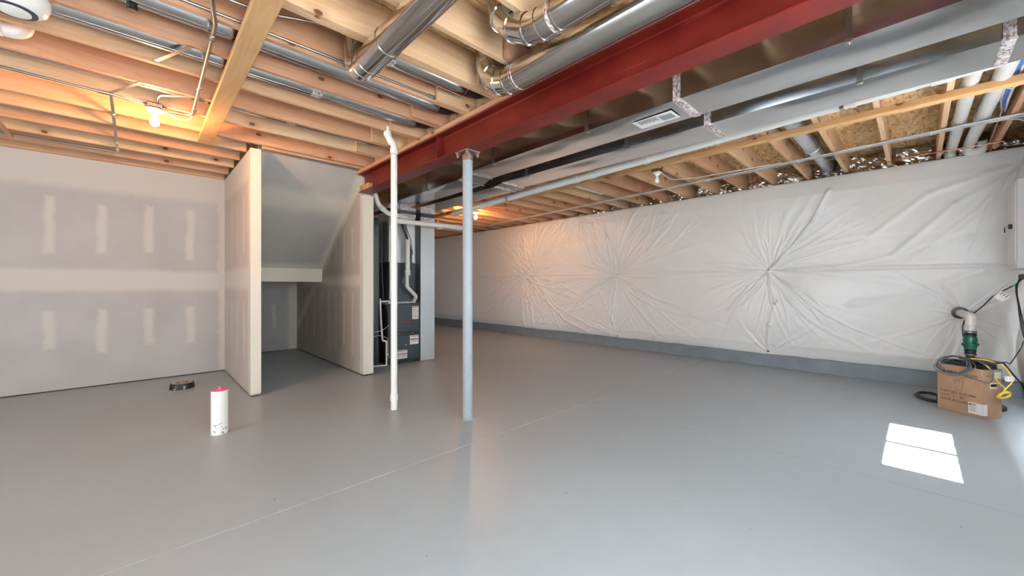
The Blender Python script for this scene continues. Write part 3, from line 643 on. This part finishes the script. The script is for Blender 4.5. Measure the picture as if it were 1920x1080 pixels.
ring('coupling', (5.50, -.414, 2.715), (1, 0, .02), .048, .05, .007, M['pvc'], t, 24)
tube('trap_bend', [(6.38, -.405, 2.735), (6.60, -.40, 2.735), (6.64, -.40, 2.66), (6.64, -.50, 2.66), (6.64, -.50, 2.76)], .044, M['pvc'], t, 22, .05)
t = thing('white_waste_elbow', 'white plastic elbow pipe between joists in the upper left corner', 'pipe', (-.6, 3.66, 2.66))
tube('pipe', [(-1.6, 3.68, 2.692), (-.56, 3.68, 2.687)], .038, M['pvc'], t, 24)
tube('elbow', [(-.62, 3.68, 2.687), (-.505, 3.68, 2.687), (-.50, 3.68, 2.84)], .041, M['pvc'], t, 24, .1)
ring('coupling', (-.61, 3.68, 2.687), (1, 0, 0), .038, .05, .008, M['pvc'], t, 24)
t = thing('overhead_water_pipe', 'white plastic pipe between joists behind the middle shiny round duct', 'pipe', (1.2, 1.56, 2.8))
tube('pipe', [(.2, 1.545, 2.80), (2.05, 1.545, 2.80)], .033, M['pvc'], t, 20); ring('coupling', (.75, 1.545, 2.80), (1, 0, 0), .033, .06, .005, M['pvc'], t)
# ------------------------------------------------------------------ lumber under joists
t = box('timber_brace', (.405, .525, .9, 4.99, 2.622, ZJ-.001), M['tan_y'], None, .004)
tag(t, 'rough tan two-by-four board nailed across the joist undersides', 'lumber')
t = box('ledger_strip', (4.41, 4.495, -1.0, 8.6, 2.606, ZJ-.001), M['tan_y'], None, .003)
tag(t, 'long wooden strip under the right joists beside the white drain pipe', 'lumber')
# ------------------------------------------------------------------ conduits
ZC = 2.646
def conduit(label, pts, r=.011, bend=.08, coup=(), cat='conduit', mat='emt'):
    t = thing('conduit', label, cat, pts[0])
    tube('tube', pts, r, M[mat], t, 14, bend)
    for c, ax in coup:
        ring('coupling', c, ax, r, .04, .005, M[mat], t, 14); ring('lock_ring', Vector(c)+Vector(ax)*.028, ax, r, .008, .007, M[mat], t, 14)
    return t
t = conduit('steel conduit crossing under joists from the top edge to the lit bulb box', [(.20, 2.2, 2.72), (.255, 2.45, ZC), (.298, 2.70, ZC), (.320, 4.315, ZC), (.14, 4.305, 2.635)], .0115, .12, [((.30, 2.85, ZC), (0, 1, 0)), ((.312, 3.65, ZC), (0, 1, 0)), ((.318, 4.12, ZC), (0, 1, 0))])
tube('slack_wire', [(.13, 4.30, 2.63), (.22, 4.33, 2.60), (.30, 4.33, 2.61), (.318, 4.29, 2.64)], .005, M['grey_cable'], t, 8, .05)
conduit('thin steel conduit along the joist left of the lit bulb', [(.03, 4.275, 2.64), (-.165, 4.245, ZC), (-2.6, 4.25, 2.70)], .009, .05, [((-.20, 4.245, 2.648), (-1, 0, 0))])
conduit('steel conduit running back under joists toward the left drywall wall', [(-.165, 4.26, ZC), (-.185, 6.04, ZC), (-2.8, 6.03, 2.655)], .0115, .05, [((-.169, 4.72, ZC), (0, 1, 0)), ((-.182, 5.62, ZC), (0, 1, 0)), ((-.184, 5.90, ZC), (0, 1, 0))])
conduit('short curved conduit rising from the lit bulb box into the joist bay', [(.095, 4.24, 2.645), (.095, 4.16, 2.70), (.35, 4.02, 2.715), (.40, 3.95, 2.72)], .009, .08)
conduit('bright thin conduit running along a joist toward the red beam', [(-.3, 2.662, 2.688), (1.98, 2.662, 2.688), (2.1, 2.662, 2.71)], .0085, .05, [((1.66, 2.662, 2.688), (1, 0, 0))])
conduit('thin conduit crossing into the joist bay behind the timber brace', [(-.4, 2.55, 2.69), (.50, 2.50, 2.70), (1.05, 2.33, 2.76)], .0085, .05)
conduit('dark conduit beside the wooden strip between the two porcelain lamps', [(4.53, 2.30, ZC), (4.53, 5.95, ZC)], .012, .05, [((4.53, 4.4, ZC), (0, 1, 0))])
conduit('pale thin cable dipping from the unlit lamp box to the cable bundle', [(4.77, 2.27, 2.64), (5.22, 2.30, 2.625), (5.40, 2.05, 2.64), (5.52, 1.1, 2.65)], .007, .15, (), 'cable', 'grey_cable')
def strap(label, a, b, wd=.022):
    a, b = Vector(a), Vector(b); d = (b-a); s = d.cross(Vector((0, 0, 1))).normalized()*wd
    t = quad('metal_strap', a-s/2, s, d, M['emt'], None, .003); tag(t, label, 'strap')
strap('dark metal strap slanting from joist to the near grey duct', (.07, 3.43, 2.652), (.225, 3.08, 2.656)); strap('dark metal strap slanting beside the thin conduit left of the bulb', (-.17, 4.24, 2.652), (0, 3.88, 2.656))
t = box('brown_brace', (-.93, -.90, 5.62, 6.1, 2.628, 2.656), M['pine_y'], None, .002); tag(t, 'thin brown wooden stick under joists at the left edge', 'lumber')
t = thing('copper_stub', 'short dark copper pipe stub poking down between joists at top', 'pipe', (-.03, 2.9, 2.66))
lathe('pipe', [(.017, 0), (.017, .22)], (-.035, 2.905, 2.66), M['copper'], t, seg=16); ring('coupling', (-.035, 2.905, 2.675), (0, 0, 1), .017, .03, .005, M['black'], t, 16)
# cable bundle under right joists
t = thing('cable_bundle', 'flat bundle of grey cables stretched under the right hand joists', 'cable', (5.6, 2, 2.64))
for k in range(5):
    o = -.034+.017*k; m = M['grey_cable'] if k % 2 == 0 else M['emt']
    tube('cable', [(6.15+o, 7.4, 2.648), (5.72+o, 2.6, 2.645), (5.43+o, -.30, 2.644), (5.40+o*1.3, -.66+.02*k, 2.640), (5.62, -.74+.016*k, 2.63), (6.3, -.80+.012*k, 2.58)], .0085, m, t, 10, .12)
for y, x in ((2.0, 5.665), (3.4, 5.79), (.95, 5.555), (-.1, 5.45)): multi('cable_staple', [(x-.05, x+.05, y-.006, y+.006, 2.633, 2.637)], M['paper'], t)
t = thing('blue_cables', 'blue and grey cables running along the corner joist', 'cable', (5.0, -.52, 2.7))
for k in range(4):
    tube('cable', [(3.6, -.50+.01*k, 2.66), (4.4, -.505+.012*k, 2.69+.008*(k % 2)), (5.1, -.52+.012*k, 2.71+.006*k), (5.55, -.545+.006*k, 2.74), (5.9, -.53, 2.80)], .0085, M['blue_cable'] if k in (1, 2) else M['grey_cable'], t, 10, .2)
tube('cable_tie', [(4.75, -.545, 2.70), (4.75, -.50, 2.675), (4.75, -.455, 2.70)], .004, M['paper'], t, 6)
t = thing('copper_line', 'copper water pipe running to the wall beside the blue cables', 'pipe', (5.0, -.46, 2.74))
tube('pipe', [(3.6, -.478, 2.735), (6.55, -.555, 2.74), (6.62, -.556, 2.66), (6.66, -.556, 2.62)], .013, M['copper'], t, 14, .05); ring('coupling', (5.9, -.538, 2.739), (1, 0, 0), .013, .04, .003, M['copper'], t, 14)
t = thing('thin_copper_tube', 'thin reddish tube crossing the white pipes near the corner', 'pipe', (6.3, -.3, 2.65)); tube('tube', [(6.32, .12, 2.652), (6.32, -.62, 2.652)], .006, M['copper'], t, 10)
# ------------------------------------------------------------------ lamps
def socket_lamp(name, label, x, y, lit):
    t = thing(name, label, 'lamp', (x, y, 2.66))
    box('junction_box', (x-.052, x+.052, y-.052, y+.052, 2.618, 2.659), M['emt'], t, .008)
    lathe('lampholder', [(.056, 0), (.058, -.008), (.05, -.016), (.03, -.022), (.024, -.04), (.020, -.04), (0, -.04)], (x, y, 2.618), M['lightpaint'], t, seg=28)
    prof = [(.013, 0), (.014, -.018), (.020, -.035), (.028, -.052), (.030, -.068), (.026, -.083), (.014, -.094), (0, -.097)]
    lathe('bulb', prof, (x, y, 2.578), M['lit'] if lit else M['lightpaint'], t, seg=20, ang=80)
socket_lamp('bulb_fixture', 'lit bare bulb in porcelain holder under the left joists', .08, 4.275, True)
socket_lamp('bulb_fixture', 'unlit white bulb in porcelain holder under the right joists', 4.72, 2.27, False)
socket_lamp('bulb_fixture', 'distant lit bare bulb seen beside the grey steel post', 4.72, 5.95, True)
t = thing('smoke_alarm', 'big round white alarm with dark ring grille on the ceiling at upper left', 'alarm', (-.46, 3.12, 2.66))
lathe('body', [(.118, 0), (.122, -.012), (.122, -.04), (.112, -.072), (.088, -.092), (.080, -.094)], (-.46, 3.12, 2.66), M['lightpaint'], t, seg=48, ang=60)
lathe('ring_grille', [(.080, -.091), (.079, -.097), (.060, -.099), (.058, -.093)], (-.46, 3.12, 2.66), plain('navy_grille', srgb(58, 64, 84), .5), t, seg=48)
lathe('face_plate', [(.060, -.09), (.058, -.102), (.04, -.106), (0, -.107)], (-.46, 3.12, 2.66), M['lightpaint'], t, seg=48, ang=60)
box('mount_plate', (-.53, -.39, 3.05, 3.19, 2.655, 2.664), M['lightpaint'], t, .002)
# ------------------------------------------------------------------ insulation blankets and foil
def field(u, v, pins, seed, radial=True):
    h = .03*vnoise(u*.9, v*1.1, seed)+.012*vnoise(u*3.1+v*.8, v*2.6, seed+1)+.0035*vnoise(u*9+v*4, v*10-u*3, seed+2)+.0016*vnoise(u*26, v*22+u*9, seed+3)
    w1 = .05*vnoise(u*2.3, v*2.3, seed+8)+.014*vnoise(u*7, v*7, seed+9); w2 = .05*vnoise(u*2.1+9, v*2.4, seed+10)+.014*vnoise(u*7, v*7, seed+11)
    for q, (pu, pv, D, nr, rl, *gain) in enumerate(pins):
        gain = gain[0] if gain else 1.0
        du, dv = u-pu, v-pv; r = np.hypot(du, dv); du, dv = du+w1*np.clip(r*3, 0, 1), dv+w2*np.clip(r*3, 0, 1); h -= D*np.exp(-(r/.22)**1.1)+D*.35*np.exp(-(r/.6)**2)
        g = np.random.default_rng(seed*31+q)
        for k in range(nr):
            a = g.uniform(0, 2*PI) if k > 8 else g.uniform(-2.2, -.9)
            Lr = rl*g.uniform(.25, 1.25); wd = g.uniform(.005, .016); am = gain*g.uniform(.004, .014); cur = g.normal(0, .28)
            tt = du*math.cos(a)+dv*math.sin(a); pp = -du*math.sin(a)+dv*math.cos(a)-cur*tt*np.abs(tt)
            env = np.where(tt > .01, np.exp(-np.clip(tt/Lr, 0, 9)**1.5)*np.clip(tt/.07, 0, 1), 0); ww = wd*(.6+1.6*np.clip(tt, 0, 1.2))
            h += am*env*np.exp(-(pp/ww)**2)-.5*am*env*np.exp(-((pp-1.7*ww)/ww)**2)
    return h
def ridge(h, u, v, pts, am, wd):   # a long fold through control points
    for (a, b), (c, d) in zip(pts[:-1], pts[1:]):
        L = math.hypot(c-a, d-b); t_ = np.clip(((u-a)*(c-a)+(v-b)*(d-b))/L**2, 0, 1); ds = np.hypot(u-a-t_*(c-a), v-b-t_*(d-b)); h = np.maximum(h, h+am*np.exp(-(ds/wd)**2))
    return h
ys = np.concatenate([np.arange(-.86, 5.0, .0095), np.arange(5.0, 8.0, .013), np.arange(8.0, 11.25, .05)]); zs = np.linspace(.185, 2.636, 250)
Yg, Zg = np.meshgrid(ys, zs, indexing='ij')
pins = [(6.47, 1.419, .035, 110, 1.0, 2.2), (6.14, 1.413, .035, 100, .95, 2.2), (3.996, 1.385, .07, 110, .95, 1.9), (1.488, 1.415, .065, 100, .75, 1.25), (3.97, .225, .03, 30, .55, 1.6), (1.50, .225, .03, 22, .4), (6.16, .23, .03, 26, .4), (4.85, 2.63, .03, 34, .7, 1.6), (5.25, 2.63, .02, 26, .6, 1.5), (-.75, 2.45, .05, 26, .8), (-.35, .86, .03, 22, .5)]
h = field(Yg, Zg, pins, 5)
for pts, am, wd in (([(1.49, 1.4), (1.18, 1.75), (.98, 2.05), (.80, 2.45)], .018, .02), ([(1.49, 1.4), (1.75, 1.15), (2.02, .80)], .016, .022), ([(1.48, 1.4), (1.40, .95), (1.47, .62), (1.5, .23)], .018, .028), ([(4.0, 1.38), (4.5, 1.65), (4.62, 2.0)], .014, .02), ([(4.0, 1.38), (4.35, 1.05), (4.05, .5), (3.97, .22)], .014, .02), ([(6.14, 1.41), (5.5, .75), (4.6, .38), (3.98, .22)], .014, .02),
                   ([(6.14, 1.4), (6.2, .8), (6.15, .2)], .035, .025), ([(6.3, 1.4), (6.34, .8), (6.3, .2)], .03, .022), ([(6.22, 1.4), (6.27, .7), (6.22, .2)], .025, .018), ([(6.47, 1.4), (6.5, .9), (6.45, .2)], .035, .025), ([(6.14, 1.4), (5.8, .9), (5.2, .45), (4.6, .22)], .025, .025), ([(6.08, 2.62), (6.1, 1.9)], .016, .014), ([(6.1, 1.42), (5.6, 1.9), (5.2, 2.6)], .02, .02), ([(4.0, 1.4), (4.3, 1.75), (4.75, 2.6)], .02, .02), ([(.2, 1.55), (-.3, 2.1), (-.8, 2.42)], .012, .03), ([(.4, 1.8), (-.1, 2.25), (-.8, 2.48)], .010, .03), ([(.6, .95), (.1, 1.05), (-.5, 1.35)], .010, .04), ([(2.6, 2.2), (2.9, 1.9)], .008, .02)):
    h = ridge(h, Yg, Zg, pts, am, wd)
h += .010*np.exp(-((Zg-1.412-.004*np.sin(Yg*3))/.012)**2)-.012*np.exp(-((Zg-1.395)/.010)**2)   # taped centre seam
puff = np.clip(np.minimum((Zg-.185)/.16, (2.636-Zg)/.22), 0, 1)**.6
h = h*np.clip(puff*1.2, .15, 1)+.065*puff
hem = .016*vnoise(Yg*1.3, Yg*0, 77)+.010*vnoise(Yg*5, Yg*0, 78); Zg = Zg+hem*np.clip((.45-Zg)/.3, 0, 1)
P = np.stack([np.minimum(6.645-.022-h, 6.634), Yg, Zg], -1)
back = P[:, :1].copy(); back[..., 0] = 6.638; back[..., 2] += .004; top = P[:, -1:].copy(); top[..., 0] = 6.638; top[..., 2] += .004
bl = link('insulation_blanket', gridmesh(np.concatenate([back, P, top], 1)), M['poly']); tag(bl, 'white plastic wrapped insulation covering the long concrete wall', 'insulation')
for py_, pz_ in ((6.47, 1.419), (6.14, 1.413), (3.996, 1.385), (1.488, 1.415), (1.50, .225), (3.97, .225)):
    i_ = np.argmin(abs(ys-py_)); j_ = np.argmin(abs(P[i_, :, 2]-pz_)); lathe('fastener_pin', [(.014, 0), (.014, .003), (.006, .005), (.006, .008), (0, .009)], tuple(P[i_, j_]), M['black_flat'], bl, (-1, 0, 0), 12)
# blanket on the side wall at the right edge
xs = np.arange(4.9, 6.63, .016); zs = np.linspace(.2, 2.63, 150); Xg, Zg = np.meshgrid(xs, zs, indexing='ij')
h = field(Xg, Zg, [(6.0, 1.25, .03, 26, .5), (6.45, .3, .02, 22, .4), (5.4, 1.4, .05, 36, .5), (6.5, 2.6, .03, 20, .4)], 21)
bul = .055*np.exp(-((Zg-.62)/.30)**2)*np.exp(-((Xg-6.38)/.30)**2)+.05*np.exp(-((Zg-2.32)/.20)**2)*np.exp(-((Xg-6.4)/.3)**2)
puff = np.clip(np.minimum((Zg-.2)/.12, (2.63-Zg)/.15), 0, 1)**.6
h = h*np.clip(puff, .2, 1)+.075*puff+bul
P = np.stack([Xg, -.835+h, Zg], -1); back = P[:, :1].copy(); back[..., 1] = -.845; top = P[:, -1:].copy(); top[..., 1] = -.845; e0 = np.concatenate([back, P, top], 1)
ed = e0[:1].copy(); ed[..., 1] = -.848
bl2 = link('insulation_blanket', gridmesh(np.concatenate([ed, e0], 0)[:, ::-1]), M['poly']); tag(bl2, 'white plastic wrapped insulation bulging on the side wall at right edge', 'insulation')
def crumple(name, c, w_, h_, seed, label=None, lean=.05, n=14):
    g = np.linspace(0, 1, n); A, B = np.meshgrid(g, g, indexing='ij')
    d = .11*vnoise(A*4.2+seed*3.7, B*4.2, seed)+.06*vnoise(A*9+seed, B*9, seed+1); ed = .025*vnoise(A*3, B*3+seed, seed+2)
    P = np.stack([c[0]-lean*(1-B)+d*.6, c[1]+(A-.5)*w_+ed*(B-.2), c[2]+B*h_*(1+.25*vnoise(A*2.5+seed*9, A*0, seed+4))], -1)
    me = gridmesh(P); me.polygons.foreach_set('use_smooth', [False]*len(me.polygons)); o = link(name, me, M['foil']); tag(o, label, 'insulation', 'foil pieces at the ends of the joist bays'); return o
ords = ['first', 'second', 'third', 'fourth', 'fifth', 'sixth', 'seventh', 'eighth', 'ninth', 'tenth', 'eleventh', 'twelfth', 'thirteenth', 'fourteenth', 'fifteenth']
yR = [Lc(n)-.045 if n != -3 else Lc(n)-.062 for n in range(-11, 12)]
k = 0
for a, b in zip(yR[:-1], yR[1:]):
    if a < -1.0 or k >= 15: continue
    crumple('foil_insulation', (6.80, (a+b)/2, 2.60), b-a-.045, .26 if k in (2, 3) else .20+.03*((k*7) % 3-1), 40+k*3, 'crumpled silver foil above the plastic wall, %s joist bay from the right corner' % ords[k], .06); k += 1
# ------------------------------------------------------------------ carton and what lies on it
Cb = Vector((5.404, -.41, 0)); fu = Vector((.6, .8, 0)); su = Vector((.8, -.6, 0)); W_, D_, H_ = .335, .205, .44
FL = Cb+fu*W_; out = Vector((-.8, .6, 0)); up = Vector((0, 0, 1))
t = thing('cardboard_box', 'brown printed cardboard carton standing on the floor under the sump pipe', 'box', Cb+fu*W_/2+su*D_/2)
def slab(name, o, a, b, c, mat, par, bevel=.004):
    o, a, b, c = Vector(o), Vector(a), Vector(b), Vector(c); V = [o+a*i+b*j+c*k for k in (0, 1) for j in (0, 1) for i in (0, 1)]
    me = mesh(V, bxd(0, 1, 0, 1, 0, 1)[1]); bm = bmesh.new(); bm.from_mesh(me); bmesh.ops.recalc_face_normals(bm, faces=bm.faces)
    if bevel: bmesh.ops.bevel(bm, geom=bm.edges[:], offset=bevel, segments=2, affect='EDGES')
    bm.to_mesh(me); bm.free(); return link(name, me, mat, par)
body = slab('carton_body', Cb, fu*W_, su*D_, up*(H_-.006), M['card'], t)
slab('top_flap', Cb+up*(H_-.008), fu*W_, su*(D_/2-.001), up*.005, M['card'], t, .001); slab('top_flap', Cb+su*(D_/2+.001)+up*(H_-.008), fu*W_, su*(D_/2-.001), up*.005, M['card'], t, .001)
pf = lambda a, z, d=.0006: FL-fu*a+up*z+out*d
text('printed_text', 'Millennium', pf(.082, .352), -fu, up, .050, M['print'], body)
text('printed_text', 'LIGHTING', pf(.085, .328), -fu, up, .021, M['print_soft'], body, .0008, 1.5)
text('printed_text', 'ITEM NO. 4126-PBK', pf(.024, .172), -fu, up, .0315, M['print'], body)
text('printed_text', 'QTY    1    PC', pf(.024, .135), -fu, up, .0315, M['print'], body)
text('printed_text', 'MADE IN CHINA', pf(.024, .098), -fu, up, .0315, M['print'], body)
V = [pf(.040, .358, .0012), pf(.066, .358, .0012), pf(.066, .374, .0012), pf(.053, .384, .0012), pf(.040, .374, .0012)]
link('printed_emblem', mesh(V, [[0, 1, 2, 3, 4]]), M['print'], body)
rs_ = []
def line3(a0, z0, a1, z1, w_=.0022):
    p, q = pf(a0, z0, .001), pf(a1, z1, .001); d = (q-p).normalized(); n = out.cross(d)*w_/2; return [p-n, q-n, q+n, p+n]
Vs, Fs = [], []
for l in ((.135, .295, .20, .295), (.135, .295, .148, .21), (.20, .295, .188, .21), (.148, .21, .188, .21), (.168, .295, .168, .318), (.15, .318, .186, .318), (.15, .318, .135, .295), (.186, .318, .20, .295), (.128, .318, .128, .28)):
    n = len(Vs); Vs += line3(*l); Fs.append([n, n+1, n+2, n+3])
link('printed_drawing', mesh(Vs, Fs), M['print_soft'], body)
lab = slab('address_label', pf(.235, .028, .0), -fu*(W_-.235), out*.0012, up*.10, M['paper'], body, 0)
slab('label_fold', Cb+up*.028-fu*.0012, su*.045, -fu*.001, up*.10, M['paper'], body, 0)
for k in range(9): slab('barcode', pf(.245+k*.0052, .100, .0012), -fu*(.0016+.0012*(k % 3 == 0)), out*.0006, up*.02, M['print'], lab, 0)
multi_ = [slab('printed_lines', pf(.245, .085-.012*k, .0012), -fu*(.05-.01*(k % 2)), out*.0006, up*.0028, M['print'], lab, 0) for k in range(4)]
slab('side_label', Cb+su*.075+up*.265-fu*.0003, su*.075, -fu*.001, up*.055, M['paper'], body, 0)
slab('side_label_band', Cb+su*.08+up*.283-fu*.0012, su*.065, -fu*.0008, up*.024, M['print'], body, 0)
slab('side_label', Cb+su*.12+up*.355-fu*.0003, su*.07, -fu*.001, up*.06, M['paper'], body, 0)
text('printed_text', 'Millennium', Cb+su*.035+up*.375-fu*.0006, su, up, .016, M['print'], body)
t = thing('black_tray', 'long black plastic tray lying on top of the cardboard carton', 'tray', Cb+fu*.17+su*.09+up*H_)
o = Cb+fu*.012+su*.02+up*H_; slab('floor_panel', o, fu*.315, su*.15, up*.006, M['black_flat'], t, .002)
for a, b, c in ((o, fu*.315, su*.012), (o+su*.138, fu*.315, su*.012), (o, fu*.012, su*.15), (o+fu*.303, fu*.012, su*.15), (o+fu*.15, fu*.014, su*.15)): slab('rim', a, b, c, up*.036, M['black_flat'], t, .002)
t = slab('black_plate', Cb-fu*.03+su*.045+up*(H_+.046), fu*.235+up*.012, su*.13+up*.012, up*.010, M['black_flat'], None, .003); tag(t, 'thin black flat router plate resting on the black tray', 'router')
def coil(c, a, b, loops, drift, jit, seed, n=30):
    g = random.Random(seed); c, a, b, drift = Vector(c), Vector(a), Vector(b), Vector(drift); pts = []
    for l in range(loops):
        ka, kb = 1+g.uniform(-jit, jit), 1+g.uniform(-jit, jit); off = Vector((g.uniform(-1, 1), g.uniform(-1, 1), g.uniform(-1, 1)))*jit*.05
        for k in range(n): th = 2*PI*k/n; pts.append(c+a*math.cos(th)*ka+b*math.sin(th)*kb+drift*(l+k/n)+off)
    for _ in range(3): pts = [pts[0]]+[(pts[i-1]+pts[i]*2+pts[i+1])/4 for i in range(1, len(pts)-1)]+[pts[-1]]
    return pts
t = thing('black_cord_coil', 'coil of dark grey cord hanging over the front of the carton', 'cord', Cb+fu*.16+up*H_)
tube('coiled_cord', coil(Cb+fu*.185+su*.012+up*(H_+.002)+out*.028, fu*.128, up*.075-out*.045, 7, out*.004, .20, 3), .0028, M['dark_cable'], t, 8)
tube('loose_end', [Cb+fu*.10+su*.05+up*(H_+.06), Cb+fu*.03+su*.03+up*(H_+.065), Cb-fu*.05+su*.04+up*(H_-.02), Cb-fu*.04+su*.02+up*(H_-.12), Cb+fu*.02+out*.012+up*(H_-.10), Cb+fu*.12+out*.015+up*(H_-.085)], .0042, M['dark_cable'], t, 8, .08)
t = thing('yellow_cord', 'yellow cord looping over the right side of the carton', 'cord', Cb+su*.1+up*.3)
q0 = Cb-fu*.05+su*.13
tube('strand', [Cb+fu*.12+su*.06+up*(H_+.075), Cb+fu*.02+su*.09+up*(H_+.078), Cb-fu*.05+su*.17+up*(H_+.03), Cb-fu*.07+su*.205+up*.345, q0+su*.04+up*.285, q0+su*.01+up*.262], .0055, M['yellow'], t, 10, .12)
tube('strand', [Cb+fu*.06+su*.05+up*(H_+.062), Cb-fu*.02+su*.03+up*(H_+.03), Cb-fu*.04+su*.09+up*.34, q0+su*.035+up*.275, q0+up*.25], .0055, M['yellow'], t, 10, .08)
tube('coiled_cord', coil(q0+up*.228, su*.062+up*.004, up*.030-fu*.012, 5, -fu*.004, .10, 8), .0055, M['yellow'], t, 10)
t = thing('floor_cord_coil', 'flat coil of black cord on the floor behind the carton', 'cord', (5.98, -.10, 0))
tube('coiled_cord', coil((5.96, -.10, .008), Vector((.20, .02, 0)), Vector((.02, .105, 0)), 4, (0, 0, .007), .10, 5), .005, M['black'], t, 8)
t = slab('power_adapter', Cb+su*.15-fu*.045+up*.345, su*.06, -fu*.03, up*.045, M['paper'], None, .004); tag(t, 'white power adapter hanging at the right side of the carton', 'adapter')
# sump discharge
sx, sy = 5.955, -.372
t = thing('sump_discharge_pipe', 'sump discharge pipe with dark green check valve behind the carton', 'pipe', (sx, sy, 0))
lathe('riser', [(.030, 0), (.030, .52)], (sx, sy, 0), M['black_flat'], t, seg=24)
lathe('rubber_coupler', [(.034, .49), (.041, .495), (.041, .512), (.038, .516), (.038, .53), (.041, .534), (.041, .55), (.034, .555)], (sx, sy, 0), M['black'], t, seg=28)
lathe('valve_body', [(.034, .552), (.044, .56), (.046, .592), (.058, .598), (.058, .606), (.046, .612), (.050, .645), (.046, .676), (.036, .69)], (sx, sy, 0), M['green'], t, seg=28)
for k in range(4):
    a = k*PI/2+.5; lathe('bolt', [(.009, 0), (.009, .028), (0, .030)], (sx+.056*math.cos(a), sy+.056*math.sin(a), .588), M['green'], t, seg=6)
lathe('rubber_coupler', [(.036, .686), (.044, .69), (.044, .706), (.040, .71), (.044, .716), (.044, .735), (.036, .738)], (sx, sy, 0), M['black'], t, seg=28)
ring('hose_clamp', (sx, sy, .726), (0, 0, 1), .044, .010, .002, M['emt'], t, 28); ring('hose_clamp', (sx, sy, .503), (0, 0, 1), .041, .010, .002, M['emt'], t, 28)
lathe('clear_union', [(.038, .737), (.042, .74), (.042, .79), (.038, .793)], (sx, sy, 0), M['clear'], t, seg=28)
lathe('white_pipe', [(.037, .79), (.037, .86), (.034, .87)], (sx, sy, 0), M['pvc_cream'], t, seg=28)
tube('wall_elbow', [(sx, sy, .85), (sx, sy, .885), (sx+.10, sy+.01, .885), (6.62, sy+.04, .885)], .036, M['pvc_cream'], t, 24, .05)
ring('wall_collar', (6.545, sy+.037, .885), (1, .06, 0), .036, .008, .03, M['black_flat'], t, 20)
lathe('pit_cover', [(.23, 0), (.23, .025), (.20, .032), (0, .034)], (sx+.02, sy, 0), M['black_flat'], t, seg=36)
t = thing('pump_cord', 'black power cord with white paper tag running to the green valve', 'cord', (6, -.5, 1))
tube('cord', [(6.02, -.69, 1.245), (6.0, -.655, 1.20), (6.0, -.60, 1.155), (6.0, -.512, 1.075), (6.0, -.462, .995), (6.0, -.395, .908), (5.99, -.338, .845), (5.97, -.322, .775), (5.96, -.322, .705), (5.955, -.335, .645)], .006, M['black'], t, 10, .06)
tube('cord', [(5.97, -.330, .80), (5.955, -.335, .835), (5.93, -.36, .845)], .006, M['black'], t, 10, .03)
s = quad('paper_tag', (5.985, -.519, 1.081), (0, -.058, -.055), (0, -.051, .058), M['paper'], t, .0008)
for k in range(3): quad('printed_line', Vector((5.9838, -.519, 1.081))+Vector((0, -.058, -.055))*(.18+.26*k)+Vector((0, -.051, .058))*.55, (0, -.004, -.004), (0, -.020, .022), M['print'], s, .0006)
ring('green_band', (6.0, -.648, 1.194), (0, .7, -.6), .006, .03, .005, plain('mint_tape', srgb(70, 200, 150), .5), t, 12)
t = thing('electrical_panel', 'white electrical panel box with small latch at the right edge', 'panel', (6.2, -.70, 1.77))
box('enclosure', (5.93, 6.42, -.775, -.655, 1.35, 2.19), M['white_paint'], t, .004)
box('door', (5.96, 6.39, -.657, -.645, 1.38, 2.16), M['white_paint'], t, .004)
box('latch', (6.10, 6.14, -.646, -.622, 1.74, 1.785), M['black_flat'], t, .004)
tube('key', [(6.12, -.625, 1.765), (6.12, -.60, 1.765)], .004, M['emt'], t, 8); quad('key_tag', (6.118, -.604, 1.705), (0, .008, 0), (0, 0, .05), M['print'], t, .002)
t = thing('outlet_box', 'small black outlet box with cords under the electrical panel', 'outlet', (6.0, -.69, 1.27))
box('housing', (5.96, 6.04, -.755, -.672, 1.245, 1.295), M['black_flat'], t, .006)
tube('hanging_cord', [(5.98, -.675, 1.245), (5.985, -.655, 1.19), (5.985, -.655, 1.13), (5.985, -.668, 1.01), (5.985, -.674, .91), (5.98, -.685, .80), (5.97, -.70, .70)], .006, M['black'], t, 10, .08)
tube('hanging_cord', [(6.02, -.675, 1.245), (6.0, -.660, 1.165), (6.0, -.662, 1.09), (6.0, -.680, .96), (6.0, -.70, .82), (5.99, -.71, .7)], .005, M['black'], t, 10, .08)
t = thing('loose_cord', 'thin black cords trailing from the carton to the side wall', 'cord', (5.8, -.6, .4))
tube('cord', [Cb+fu*.05+su*.12+up*(H_+.055), (5.60, -.56, .50), (5.80, -.60, .46), (6.02, -.69, .60), (6.05, -.705, .66)], .004, M['black'], t, 8, .08)
tube('cord', [Cb+fu*.03+su*.14+up*(H_+.058), (5.62, -.545, .49), (5.80, -.60, .40), (6.05, -.70, .24), (6.1, -.74, .10)], .006, M['black'], t, 8, .08)
